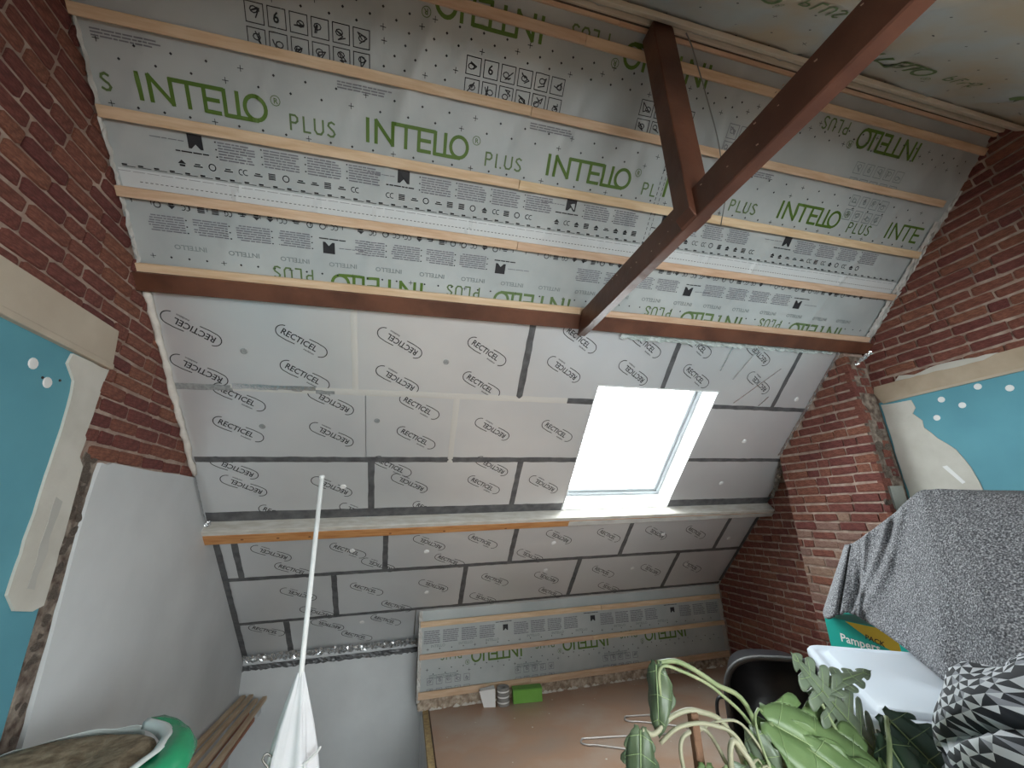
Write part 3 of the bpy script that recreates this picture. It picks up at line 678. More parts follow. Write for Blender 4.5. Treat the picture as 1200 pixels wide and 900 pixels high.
o = wall_poly('blue_board', [(.3, .745), (2.25, .745), (2.27, .2), (2.345, -.3), (2.345, -1.8), (.3, -1.8)], XW-.045, XW-.008, BLUE, wall_left); o['label'] = 'blue plasterboard closing the opening'
pl = [(2.10, .73), (2.335, .735), (2.318, .55), (2.305, .40), (2.318, .385), (2.31, .3), (2.345, .26), (2.352, 0), (2.352, -.322), (2.30, -.335), (2.21, -.315), (2.155, -.25), (2.16, 0), (2.165, .3), (2.165, .5), (2.15, .62), (2.09, .68)]
wall_poly('plaster_strip', ragged(pl, .05, .004, 3), XW-.018, XW+.003, CREAM, wall_left)
wall_poly('plaster_smear', ragged([(2.24, .12), (2.285, .1), (2.275, -.25), (2.235, -.24)], .05, .008, 9), XW-.01, XW+.0042, M('grey_smear', (.47, .455, .42), (.52, .5, .46), 6, .8), wall_left)
wall_poly('jamb_rubble', ragged([(2.352, .33), (2.44, .30), (2.435, -.6), (2.435, -1.8), (2.352, -1.8)], .06, .006, 4), XW-.03, XW-.006, RUBBLE, wall_left)
rr = random.Random(8)
for i in range(80):
    o = bpy.data.objects.new('rubble_stone', rr.choice(RM)); s = rr.uniform(.018, .045)
    o.scale = (s*.35, s, s*1.5); o.location = (XW-.006+rr.uniform(-.006, .004), rr.uniform(2.365, 2.425), CZ+rr.uniform(-1.1, .34)); o.rotation_euler = (rr.uniform(0, 3), 0, rr.uniform(-.2, .2)); link(o, wall_left)
def spots(parent, xf, sgn, L, r, name, mat):
    for y, h in L:
        n = 12; a = [(xf, y+r*math.cos(2*math.pi*k/n), h+CZ+r*math.sin(2*math.pi*k/n)) for k in range(n)]; b = [(xf+sgn*.003, y+r*.85*math.cos(2*math.pi*k/n), h+CZ+r*.85*math.sin(2*math.pi*k/n)) for k in range(n)]
        obj(name, a+b, [tuple(range(n, 2*n))]+[(k, (k+1) % n, n+(k+1) % n, n+k) for k in range(n)], mat, parent)
spots(wall_left, XW-.0075, 1, [(1.945, .625), (2.035, .573), (2.14, .668), (1.70, .60)], .024, 'filled_screw_hole', WASH)
spots(wall_left, XW-.0075, 1, [(2.005, .585), (2.09, .60)], .006, 'screw_head', DARKM)
# right wall opening
wall_poly('lintel', ragged([(.3, .928), (2.40, .918), (2.415, .86), (2.37, .765), (2.05, .770), (.3, .772)], .3, .002, 5), XR-.012, XR+.03, M('lintel_timber', (.44, .34, .24), (.54, .44, .33), 5, .8, bump=.1), wall_right)
wall_poly('lintel_trim', [(.3, .792), (2.34, .785), (2.345, .768), (.3, .770)], XR-.020, XR+.02, LINTEL, wall_right)
wall_poly('mortar_smear', ragged([(1.62, .925), (1.95, .955), (2.10, .93), (2.20, .955), (2.24, .92), (1.7, .90)], .05, .006, 6), XR-.014, XR+.02, CREAM, wall_right)
o = wall_poly('blue_board', [(.3, .78), (2.41, .78), (2.41, -1.8), (.3, -1.8)], XR+.002, XR+.03, BLUE, wall_right); o['label'] = 'blue plasterboard closing the opening'
pl = [(2.41, .76), (2.18, .745), (2.17, .68), (2.20, .64), (2.155, .575), (2.16, .52), (2.10, .425), (2.02, .33), (1.975, .2), (1.955, .05), (1.96, -.3), (2.0, -1.0), (2.41, -1.0)]
wall_poly('plaster_smear', ragged([(2.395 if y > 2.4 else y, h_) for y, h_ in pl], .05, .004, 7), XR-.005, XR+.02, CREAM, wall_right)
wall_poly('plaster_smear', [(2.13, .22), (2.10, .225), (2.03, .10), (2.05, .09)], XR-.0065, XR, WASH, wall_right)
spots(wall_right, XR+.002, -1, [(2.065, .575), (2.002, .70), (1.785, .735), (1.90, .63), (1.64, .68)], .022, 'filled_screw_hole', WASH)
# crumpled foil scrap at the purlin end
crinkle((XB-.02, 2.34, 1.10+CZ), (XB-.02, 2.20, 1.16+CZ), (0, -.15, -1), .03, 'foil_scrap', SILVER, breast, 12, .012)

# ---- membrane-covered knee wall
kw = MB().box((.215, YK+.004, 0), (XR, YB-.005, .86)).build('wall_knee', M('knee_board', (.2, .18, .16), (.26, .24, .2), 5, .8))
struct(kw, 'low knee wall wrapped in printed membrane at the back of the floor', 'wall')
hk = lambda x, v: hh(x*1.2+3, v+4)*.6+.002
km = grid(KP, .205, XR-.02, 0, .77, .03, .03, hk, 'vapour_membrane', MEMB, kw)
KP2 = lambda x, v, off=0: Vector((x, YK-.01+.38*v-off*.3, .855-.06*math.sin(v*6)+off+.0))
grid(lambda x, v, o: Vector((x, YK+.0+v*.9*C*.1, .855+v*.35)), .205, XR-.03, 0, .12, .05, .03, lambda x, v: 0, 'folded_membrane_top', STRIP, kw)
crinkle((.208, YK-.006, .85), (.208, YK-.006, .03), (.02, 1, 0), .06, 'black_edge_strip', M('black_edge', (.02, .02, .02), (.06, .06, .06), 20, .5), kw, 40, .006)  # near-black strip down the left end of the knee wall
crinkle((.205, YK-.012, .85), (.205, YK-.012, .06), (1, 0, 0), .035, 'turned_up_edge', pale, kw, 40, .005)
crinkle((XR-.06, YK-.012, .85), (XR-.06, YK-.012, .06), (1, 0, 0), .05, 'turned_up_edge', pale, kw, 40, .006)
for v0, v1 in ((.098, .150), (.388, .432), (.705, .765)):
    a = random.uniform(1, 2.6); batten(KP, kw, .22, a, v0, v1); batten(KP, kw, a+.003, XR-.03, v0+.003, v1+.003)
for v in (.124, .41, .735):
    for i in range(7): disc(KP, .45+.5*i, v, .0285, .005, 'screw_head', DARKM, kw)
for i, x in enumerate((1.08, 2.09, 3.12)):
    p = Print(KP, hk, x, .245); flag(p, 0, -.01, .055); lines(p, -.08, .07, .18, 1, .01, .006, 5); p.build('printed_marks', INK, km)
    g_ = Print(KP, hk, x, .20)
    for c in range(4): lines(g_, .12+c*.19, 0, .16, 7, .017, .009, 300+i*7+c)
    if i == 0:
        for c in range(4): lines(g_, -.82+c*.19, 0, .16, 7, .017, .009, 330+c)
    g_.build('printed_small_text', GREY, km)
    q = Print(KP, hk, x, .34)
    for c in range(3): q.text('INTELLO', -.75+c*.28, 0, .024, 1.1)
    q.build('printed_small_text', GREYL, km)
for x in (1.28, 2.28, 3.28): brand(KP, hk, x, .405, -1, km)
for i, x in enumerate((.30, 1.20, 2.20)):
    picto(KP, hk, x, .60, km, 60+i, 5, s=.06, mat=GREY); g_ = Print(KP, hk, x+.02, .585); lines(g_, 0, 0, .3, 3, .013, .007, 60+i); g_.build('printed_small_text', GREYL, km)
marks(KP, hk, .3, XR-.1, .53, .60, .12, .04, km, 12); marks(KP, hk, .3, XR-.1, .355, .36, .12, .04, km, 13)
crinkle((.22, YK-.030, .002), (XR-.03, YK-.030, .002), (0, .25, 1), .088, 'sealant_bead', M('dirty_sealant', (.30, .22, .16), (.58, .48, .38), 26, .9, bump=.8, bscale=50), kw, 160, .010)
mb = MB(); rr = random.Random(31)
for i in range(90):
    x = rr.uniform(.25, 3.7); s = rr.uniform(.008, .03)
    mb.add([(x+s*math.cos(a)*1.4, YK-.035+s*math.sin(a)*.8, .001) for a in (0, 1.25, 2.5, 3.75, 5)]+[(x, YK-.03, s*.8)], [(0, 1, 5), (1, 2, 5), (2, 3, 5), (3, 4, 5), (4, 0, 5)])
o = mb.build('sealant_crumbs', FOAM, floor); o['kind'] = 'stuff'
# ================================================================== THINGS
# ---- blanket draped over the tall stack on the right
def blanket():
    HEM = [(2.98, 2.46, -.66), (2.82, 2.46, -.69), (2.60, 2.275, -.70), (2.60, 2.13, -.64), (2.62, 2.05, -.665), (2.48, 1.80, -.70), (2.31, 1.58, -.72), (2.18, 1.41, -.73), (2.12, 1.22, -.72), (2.12, 1.0, -.74), (2.12, .7, -.75), (2.12, .35, -.75)]
    TOP = [(3.02, 2.30, -.29), (2.88, 2.25, -.28), (2.72, 2.12, -.275), (2.70, 2.05, -.245), (2.69, 1.97, -.205), (2.68, 1.80, -.095), (2.68, 1.66, .008), (2.68, 1.58, .040), (2.67, 1.43, .036), (2.66, 1.24, .004), (2.60, .8, -.01), (2.60, .35, -.02)]
    BACK = [(3.30, 2.20, -.33), (3.30, 2.15, -.30), (3.32, 2.08, -.26), (3.34, 2.0, -.23), (3.36, 1.9, -.19), (3.4, 1.78, -.10), (3.42, 1.66, -.01), (3.42, 1.56, .01), (3.42, 1.42, .01), (3.42, 1.24, -.02), (3.4, .8, -.03), (3.4, .35, -.04)]
    DROP = [(x+.06, y, z-.45) for x, y, z in BACK]
    n = 14; rows = [catmull(L, n) for L in (HEM, TOP, BACK, DROP)]
    K_ = len(rows[0]); vs = []; fs = []; R1, R2, R3 = 26, 14, 8
    def pt(i, u):
        h, t, b, d = (rows[k][i] for k in range(4))
        if u <= 1:   # front: hem -> shoulder with a soft outward belly
            p = h.lerp(t, u); out = (Vector((h.x-t.x, h.y-t.y, 0))); ramp = max(0, min(1, (i/n-4)/3)); bulge = math.sin(u*math.pi)*.10*ramp
            p = p+Vector((-1, -.35, 0)).normalized()*bulge*(.5+.5*math.sin(i*.05+1))
            return p+Vector((-.6, -.3, .3)).normalized()*(.10*max(0, u-.55)*max(0, 1-u)*4)*ramp
        if u <= 2: return t.lerp(b, u-1)
        return b.lerp(d, u-2)
    us = [k/R1 for k in range(R1)]+[1+k/R2 for k in range(R2)]+[2+k/R3 for k in range(R3+1)]
    for u in us:
        for i in range(K_):
            p = pt(i, u); s = i/n
            damp = max(0, 1-u*.75) if u < 1.3 else 0
            f = math.sin(s*3.1+u*.8)*.012*damp+(noise.noise(Vector((s*1.1, u*2.2, .4)))*.030+noise.noise(Vector((s*2.6+u*2, u*3, 7)))*.012)*max(.3, min(1, s/6))
            # long diagonal creases running down from the shoulder
            for c, k, wd, am in ((5.0, 1.6, .16, .030), (4.1, .35, .10, .018), (5.6, 1.9, .22, .03), (2.60, .05, .06, -.05)):
                q = (s-c-(1-u)*k*(-1 if c > 4 else .6))/wd; f += am*math.exp(-q*q)*(1 if u < 1 else .4)
            vs.append(p+Vector((-.75, -.5, .25)).normalized()*f)
    for r in range(len(us)-1):
        for i in range(K_-1):
            a = r*K_+i; fs.append((a, a+1, a+K_+1, a+K_))
    vs = [v+Vector((0, 0, CZ)) for v in vs]
    FL = M('grey_fleece', (.045, .045, .052), (.46, .46, .475), 150, .95, bump=.8, bscale=120, detail=8, lo=.36, hi=.68, c3=(.17, .17, .182))
    o = obj('blanket', vs, fs, FL, None, True)
    md = o.modifiers.new('thick', 'SOLIDIFY'); md.thickness = .012; md.offset = -1
    return tag(o, 'mottled grey fleece blanket draped over the tall stack by the right wall', 'blanket')
blanket()
CARD = M('brown_cardboard', (.40, .27, .16), (.46, .32, .20), 5, .8)
def carton(cx, cy, z0, z1, sx, sy, rot, label):
    root = empty('cardboard_box', (cx, cy, z0)); root.rotation_euler = (0, 0, rot); tag(root, label, 'box')
    bev(MB().box((-sx/2, -sy/2, 0), (sx/2, sy/2, z1-z0-.004)).build('body', CARD, root), .006)
    MB().box((-sx/2+.002, -sy/2+.002, z1-z0-.004), (sx/2-.002, -.002, z1-z0)).build('flap', CARD, root); MB().box((-sx/2+.002, .002, z1-z0-.004), (sx/2-.002, sy/2-.002, z1-z0)).build('flap', CARD, root)
    MB().box((-sx/2+.002, -.03, z1-z0+.0002), (sx/2-.002, .03, z1-z0+.001)).build('packing_tape', M('clear_tape', (.5, .38, .22), rough=.25), root)
    return root
carton(3.10, 1.10, 0, 1.70, .55, .95, 0, 'tall cardboard box hidden under the grey blanket')
carton(3.03, 2.23, 0, .735, .46, .44, .12, 'cardboard box carrying the turquoise nappy box')
# ---- turquoise nappy box peeping out below the blanket
nb = empty('nappy_box', (3.01, 2.26, .737)); nb.rotation_euler = (0, 0, .12); tag(nb, 'turquoise nappy box with yellow corner under the blanket hem', 'box')
TEAL = M('teal_card', (.012, .36, .30), (.016, .40, .335), 3, .45); YEL = M('yellow_card', (.62, .42, .04), rough=.45); BLK = M('box_black', (.02, .02, .02), rough=.5)
bev(MB().box((-.22, -.20, 0), (.20, .20, .33)).build('body', TEAL, nb), .004)
def face_y(x, v, o): return Vector((x, -.20-o, v*-1))
def face_x(a, v, o): return Vector((-.22-o, -a, v*-1))
# the side seen faces the open floor: print on the -y and -x sides
for P_, w0 in ((face_y, -.22), (face_x, -.20)):
    p = Print(P_, lambda a, b: 0, w0, 0, lift=.001); p.poly([(.13, .325), (.25, .25), (.40, .20), (.40, .325)]); p.build('yellow_panel', YEL, nb)
    p = Print(P_, lambda a, b: 0, w0, 0, lift=.0016, ang=-.22); p.text('PACK', .165, .292, .028); p.build('printed_lettering', BLK, nb)
    p = Print(P_, lambda a, b: 0, w0, 0, lift=.0016, ang=-.05); p.text('Pampers', .065, .205, .048, .95); p.build('printed_lettering', WASH, nb)

# ---- two translucent storage bins, one on the other
def plastic(name, c, tr, rough=.3):
    mt = bpy.data.materials.new(name); mt.use_nodes = True; b = mt.node_tree.nodes['Principled BSDF']
    b.inputs['Base Color'].default_value = (*c, 1); b.inputs['Roughness'].default_value = rough; b.inputs['Subsurface Weight'].default_value = tr; b.inputs['Subsurface Radius'].default_value = (.03, .03, .03); b.inputs['Subsurface Scale'].default_value = 1
    return mt
LID = plastic('milky_lid', (.66, .72, .80), .25, .28); BIN = plastic('clear_bin', (.50, .56, .62), .3, .22)
def rrect(w, l, r, n=6):
    out = []
    for cx, cy, a0 in ((w/2-r, l/2-r, 0), (-w/2+r, l/2-r, 90), (-w/2+r, -l/2+r, 180), (w/2-r, -l/2+r, 270)):
        for k in range(n+1): a = math.radians(a0+90*k/n); out.append((cx+r*math.cos(a), cy+r*math.sin(a)))
    return out
def loft(mb, secs, cap0=True, cap1=True, mi=0):
    n = len(secs[0][0]); vs = []; fs = []
    for poly, z in secs: vs += [Vector((x, y, z)) for x, y in poly]
    for i in range(len(secs)-1):
        for k in range(n): fs.append((i*n+k, i*n+(k+1) % n, (i+1)*n+(k+1) % n, (i+1)*n+k))
    if cap0: fs.append(tuple(range(n-1, -1, -1)))
    if cap1: fs.append(tuple((len(secs)-1)*n+k for k in range(n)))
    mb.add(vs, fs, mi); return mb
def storage_bin(loc, rot, w, l, h, label):
    root = empty('storage_bin', loc); root.rotation_euler = rot; tag(root, label, 'storage bin', 'stacked storage bins')
    mb = MB(); loft(mb, [(rrect(w*.84, l*.88, .05), 0), (rrect(w*.95, l*.96, .06), h-.07), (rrect(w*.98, l*.98, .06), h-.065), (rrect(w*.98, l*.98, .06), h-.04)])
    mb.build('tub', BIN, root, True)
    mb = MB(); loft(mb, [(rrect(w, l, .07), h-.05), (rrect(w+.01, l+.01, .075), h-.045), (rrect(w+.01, l+.01, .075), h-.018), (rrect(w-.01, l-.01, .07), h-.006), (rrect(w-.05, l-.05, .06), h-.004), (rrect(w-.07, l-.07, .055), h-.014), (rrect(w-.13, l-.15, .05), h-.014), (rrect(w-.15, l-.17, .05), h)])
    lid = mb.build('lid', LID, root, True)
    for s in (1, -1):
        hb = MB().box((-.10, s*(l/2+.004)-.02, h-.09), (.10, s*(l/2+.004)+.012, h-.035)).build('clip_handle', LID, root); bev(hb, .012, 3)
    return root
BROT = -.66
storage_bin((2.171, 1.56, 0), (0, 0, BROT), .60, .90, .52, 'translucent storage bin at the bottom of the stack, below the pale lid')
storage_bin((2.171, 1.56, .52), (0, 0, BROT), .60, .90, .53, 'milky white lidded storage bin on top, next to the monstera leaves')
# ---- dark tub
tb = empty('rubber_tub', (2.62, 2.72, .0)); tag(tb, 'large black plastic tub tipped on its side before the brick chimney breast', 'tub')
tb.rotation_euler = (0, 0, -.55)
TUBM = M('black_plastic', (.016, .017, .020), (.028, .029, .033), 3, .38, bump=.05, spec=.4)
RIM = M('tub_rim_grey', (.035, .035, .037), (.085, .083, .082), 3, .6)  # rim in a slightly lighter grey than the shell
def sup(r, n=44, e=.62, sz=.93):
    return [(r*math.copysign(abs(math.cos(t))**e, math.cos(t)), r*sz*math.copysign(abs(math.sin(t))**e, math.sin(t))) for t in [2*math.pi*k/n for k in range(n)]]
mb = MB(); n = 44; secs = [(.001, .53), (.27, .53), (.295, .51), (.375, .02), (.40, .01), (.405, 0), (.40, -.008), (.372, -.004), (.362, .02), (.283, .50), (.001, .505)]
vs = []; fs = []
for r, d in secs:      # local: opening looks along -y, sunk so the side lies on the floor
    dz = .393-.0*d; vs += [Vector((x, d, dz+z-(.405-r)*.60*(1 if r > .2 else 0)*.0)) for x, z in sup(r)]
for i in range(len(secs)-1):
    for k in range(n): fs.append((i*n+k, i*n+(k+1) % n, (i+1)*n+(k+1) % n, (i+1)*n+k))
obj('shell', vs, fs, TUBM, tb, True)
q = [(x, -.004, .393+z) for x, z in sup(.392)]; MB().tube(q+[q[0]], .014, 8, caps=False).build('rim', RIM, tb, True)
for sg in (1, -1):
    MB().tube(catmull([(sg*.37, .04, .30), (sg*.44, .03, .31), (sg*.46, .025, .39), (sg*.44, .03, .47), (sg*.37, .04, .48)], 6), .012, 8).build('handle', TUBM, tb, True)

# ---- monstera: pot, stake, stems and leaves
pot = empty('potted_monstera', (1.06, 1.18, 0)); tag(pot, 'potted monstera with split green leaves in front of the black tub', 'plant')
TERRA = M('pot_plastic', (.05, .03, .022), (.08, .05, .035), 6, .6)
mb = MB().lathe([(.001, 0), (.15, 0), (.20, .36), (.215, .365), (.215, .41), (.20, .41), (.19, .37), (.001, .355)], (0, 0, 0), 32); mb.build('pot', TERRA, pot, True)
SOIL = M('soil', (.03, .02, .014), (.07, .05, .035), 40, .95, bump=1, bscale=60)
mb = MB().lathe([(.19, .375), (.10, .385), (.001, .39)], (0, 0, 0), 32); mb.build('soil', SOIL, pot, True)
def loc_(p): return Vector(p)+Vector((0, 0, CZ))-Vector(pot.location)
STK = M('stake_wood', (.14, .07, .04), (.22, .12, .07), 10, .85, bump=.5)
mb = MB().box((.87-1.06, 1.28-1.18, .36), (.895-1.06, 1.305-1.18, CZ-.60)); bev(mb.build('wooden_stake', STK, pot), .003)
STEM = M('stem_green', (.20, .27, .12), (.33, .36, .20), 9, .5); STEM2 = M('stem_pale', (.31, .31, .20), (.40, .38, .27), 9, .5)
def leafmat(name, a, b):
    mt = M(name, a, b, 7, .42, bump=.1, bscale=20); return mt
LG = leafmat('leaf_light', (.10, .17, .06), (.165, .25, .10)); LF = leafmat('leaf_folded', (.055, .085, .045), (.10, .14, .075)); LM = leafmat('leaf_mid', (.105, .14, .09), (.155, .20, .135)); LD = leafmat('leaf_dark', (.020, .050, .030), (.040, .085, .05))
RIB = M('leaf_rib', (.25, .34, .16), rough=.5)
def monstera(base, tip, width, mat, normal, lobes=5, split=.55, curl=.25, droop=.15, seed=0, fold=.25):
    """split leaf: midrib strip plus lobes each side, curved, thin but solid"""
    rr = random.Random(seed); base = loc_(base); tip = loc_(tip); L = (tip-base).length; ay = (tip-base).normalized(); nn = Vector(normal); nn = (nn-ay*nn.dot(ay)).normalized(); ax = ay.cross(nn)
    def W(t): # half width profile (heart)
        return width*.5*(math.sin(min(1, (t*.93+.10))*math.pi)**.62)*(1.08-.35*t)
    def P3(s, t):
        a = s; u = t
        z = -droop*L*u*u-curl*abs(a)**1.6/(width*.5+1e-6)**.6*1.2+fold*abs(a)*.25
        z += .012*math.sin(u*9+seed)*abs(a)/(width*.5)
        return base+ay*(u*L)+ax*a+nn*z
    vs = []; fs = []
    def strip(pts_rows):
        b = len(vs); n = len(pts_rows[0])
        for r in pts_rows: vs.extend(P3(*p) for p in r)
        for i in range(len(pts_rows)-1):
            for k in range(n-1): a = b+i*n+k; fs.append((a, a+1, a+n+1, a+n))
    for sg in (1, -1):
        # inner web along the midrib
        rows = []
        N = 24
        for i in range(N+1):
            t = -.06+1.06*i/N; tt = max(0, t); w_ = W(tt)*split*(1 if t > 0 else .8)
            rows.append([(sg*w_*k/3, t if k else max(t, 0)) for k in range(4)])
        strip(rows)
        # lobes beyond the web
        for j in range(lobes):
            t0 = j/lobes; t1 = (j+1)/lobes; g = .16 if j < lobes-1 else 0.02; gap = g*(t1-t0)*rr.uniform(.6, 1.8)
            rows = []
            for i in range(7):
                f = i/6; t = t0+(t1-t0-gap)*f; lean = .09*(1-t)
                w0 = W(t)*split*.96; w1 = W(t)*rr.uniform(.97, 1.0)*(1-.20*(abs(f-.5)*2)**2.6)
                rows.append([(sg*(w0+(w1-w0)*k/4), t+lean*(k/4)*(1-.2*k/4)*.9) for k in range(5)])
            strip(rows)
    lf = obj('leaf', vs, fs, mat, pot, True); md = lf.modifiers.new('t', 'SOLIDIFY'); md.thickness = .0016; md.offset = 0
    mb = MB().tube([P3(0, t)+nn*.001 for t in [k/10 for k in range(10)]], [.0032*(1-.085*k) for k in range(10)], 6); mb.build('midrib', RIB, lf, True)
    mb = MB()
    for sg in (1, -1):
        for j in range(lobes):
            t = (j+.25)/lobes; mb.tube([P3(sg*W(t+.06*k/3)*.8*k/3, t+.06*k/3)+nn*.0012 for k in range(4)], [.0013, .0012, .001, .0007], 5)
    sv = mb.build('side_veins', RIB, lf, True); sv['kind'] = 'stuff'; return lf
# big light leaf, its fold turned to the window
monstera((1.125, 1.26, -.645), (1.46, 1.10, -.83), .34, LG, (-.35, -.55, .75), 4, .62, .12, .05, 1)
monstera((1.15, 1.30, -.66), (1.36, 1.12, -.98), .24, LG, (-.75, -.45, .35), 4, .7, .1, .0, 2)
# shredded grey-green leaf in front of the bin
monstera((1.54, 1.24, -.82), (1.265, 1.29, -.475), .23, LM, (-.25, -.8, .55), 8, .32, .1, -.05, 3)
monstera((1.335, 1.28, -.60), (1.60, 1.26, -.545), .10, LM, (-.1, -.6, .8), 5, .45, .2, .1, 4)
monstera((1.36, 1.30, -.62), (1.44, 1.22, -.80), .11, LM, (-.5, -.7, .4), 4, .55, .1, .05, 14)
# dark glossy leaf at the right
monstera((1.52, 1.20, -.66), (1.62, 1.06, -.86), .22, LD, (-.4, -.65, .5), 5, .6, .25, .1, 5)
monstera((1.47, 1.18, -.70), (1.44, 1.05, -.88), .16, LD, (-.7, -.6, .3), 4, .65, .2, .1, 6)
# hanging leaf and low leaf at the left
monstera((.795, 1.32, -.475), (.765, 1.30, -.655), .095, LF, (-.75, -.60, .1), 3, .85, .6, .0, 7)
monstera((.705, 1.30, -.625), (.64, 1.22, -.76), .115, LF, (-.3, -.75, .5), 4, .75, .35, .1, 8)
monstera((.93, 1.22, -.71), (.99, 1.12, -.84), .14, LM, (-.3, -.85, .4), 4, .7, .2, .1, 9)
monstera((1.02, 1.24, -.72), (1.10, 1.10, -.86), .13, LG, (-.2, -.8, .5), 3, .7, .2, .1, 10)
def stem(pts, r, mat=STEM): MB().tube([loc_(p) for p in catmull(pts, 7)], r, 7).build('stem', mat, pot, True)
b0 = (1.06, 1.18, -1.42)
stem([b0, (1.12, 1.28, -1.0), (1.10, 1.30, -.64), (.99, 1.31, -.545), (.88, 1.32, -.478), (.80, 1.32, -.47)], .0075)
stem([b0, (1.10, 1.25, -1.0), (1.095, 1.28, -.70), (.99, 1.29, -.565), (.87, 1.30, -.495), (.80, 1.31, -.485), (.793, 1.31, -.60)], .005)
stem([b0, (1.05, 1.26, -.95), (1.00, 1.28, -.67), (.90, 1.29, -.60), (.82, 1.30, -.605), (.75, 1.30, -.64), (.71, 1.30, -.625)], .0075, STEM2)
stem([b0, (1.03, 1.22, -.9), (1.0, 1.24, -.68), (.92, 1.26, -.625), (.82, 1.27, -.62), (.76, 1.29, -.66)], .006, STEM2)
stem([b0, (1.0, 1.18, -.8), (.955, 1.2, -.655), (.925, 1.2, -.66), (.92, 1.2, -.75), (.93, 1.18, -.9)], .008, STEM2)
stem([b0, (1.12, 1.22, -.9), (1.13, 1.26, -.645)], .008)
stem([b0, (1.2, 1.22, -1.0), (1.26, 1.26, -.78), (1.36, 1.27, -.67), (1.46, 1.28, -.70)], .007)
stem([b0, (1.25, 1.18, -1.0), (1.35, 1.22, -.76), (1.34, 1.27, -.60)], .006)
stem([b0, (1.22, 1.12, -1.0), (1.42, 1.15, -.75), (1.52, 1.20, -.66)], .007)
stem([b0, (.95, 1.18, -.95), (.90, 1.2, -.72), (.93, 1.22, -.71)], .005)
stem([(1.02, 1.2, -1.1), (1.08, 1.22, -.80), (1.03, 1.25, -.645), (.96, 1.28, -.63), (.88, 1.30, -.66)], .004, STEM2)
for k in range(12):
    a = random.uniform(0, 6.28)
    stem([(1.06, 1.18, -1.40), (1.0+.1*math.cos(a), 1.2+.05*math.sin(a), -.95), (.96+.10*math.cos(a), 1.2+.04*math.sin(a), -.76+.05*math.sin(a*2)), (.95+.05*math.cos(a+2), 1.17, -.83), (.93+.06*math.cos(a), 1.15, -.98)], .0032, STEM2)
stem([b0, (1.0, 1.25, -.9), (.93, 1.28, -.665), (.86, 1.30, -.655), (.83, 1.30, -.70), (.84, 1.28, -.82)], .006, STEM2)
stem([b0, (1.08, 1.2, -.9), (1.06, 1.24, -.66), (1.10, 1.27, -.615), (1.13, 1.28, -.63)], .004)
stem([b0, (1.2, 1.2, -.95), (1.28, 1.25, -.70), (1.33, 1.27, -.665), (1.42, 1.28, -.70)], .006)
monstera((1.20, 1.22, -.70), (1.40, 1.02, -.86), .20, LG, (-.3, -.6, .7), 3, .7, .15, .1, 21)
monstera((.88, 1.26, -.72), (.84, 1.16, -.84), .12, LG, (-.3, -.8, .4), 3, .75, .25, .1, 22)
monstera((1.05, 1.26, -.655), (1.10, 1.20, -.80), .10, LM, (-.6, -.7, .2), 3, .7, .3, .1, 23)
# ---- bent wire rods on the floor
ROD = M('galvanised_rod', (.55, .52, .50), rough=.4, metal=.5)
for k, (dx, dy, lab) in enumerate(((-.02, 0, 'long bent pale wire loop lying on the floor left of the monstera'), (.50, .22, 'short bent pale wire loop lying behind the monstera stems'))):
    z = .006
    L_ = .72 if k == 0 else .42
    pts = [(2.05+dx-.1, 3.47+dy-.06, z), (1.62+dx, 3.62+dy, z), (1.53+dx, 3.66+dy, z), (1.495+dx, 3.70+dy, z), (1.52+dx, 3.75+dy, z), (1.60+dx, 3.745+dy, z), (2.25+dx, 3.60+dy, z)]
    o = MB().tube(catmull(pts, 6), .0075, 7).build('wire_loop', ROD, None, True); tag(o, lab, 'wire', 'bent wire loops')
# ---- small things at the foot of the knee wall
cup = empty('white_offcut', (.90, 4.60, 0)); tag(cup, 'folded white card offcut beside the tape roll', 'card')
MB().add([(-.06, -.02, 0), (.05, -.05, 0), (.06, .05, 0), (-.05, .06, 0), (-.10, .0, .13), (.05, -.045, .15), (.055, .045, .15), (-.09, .06, .13)], [(3, 2, 1, 0), (0, 1, 5, 4), (1, 2, 6, 5), (2, 3, 7, 6), (3, 0, 4, 7)]).build('folded_card', WASH, cup)
MB().add([(-.09, .0, .131), (.045, -.04, .151), (.05, .04, .151), (-.08, .055, .131)], [(0, 1, 2, 3)]).build('flap', WASH, cup)
tr_ = empty('tape_roll', (1.035, 4.58, 0)); tag(tr_, 'grey striped roll standing on end between white card and green box', 'roll')
TR = M('roll_grey', (.22, .21, .20), (.34, .33, .32), 4, .5)
mb = MB().lathe([(.028, 0), (.058, 0), (.060, .004), (.060, .146), (.058, .15), (.028, .15), (.028, 0)], (0, 0, 0), 24); mb.build('roll', TR, tr_, True)
for z in (.03, .075, .12):
    MB().lathe([(.0602, z-.006), (.0612, z), (.0602, z+.006)], (0, 0, 0), 24).build('stripe', WASH, tr_, True)
gb = empty('green_box', (1.28, 4.585, 0)); gb.rotation_euler = (0, 0, -.12); tag(gb, 'small bright green carton on the floor at the knee wall', 'box')
GB = M('green_card', (.17, .42, .06), (.20, .47, .08), 5, .5)
bev(MB().box((-.145, -.05, 0), (.145, .05, .115)).build('body', GB, gb), .003); MB().box((-.147, -.052, .108), (.147, .052, .118)).build('lid', M('green_card_dark', (.12, .33, .045), rough=.5), gb)
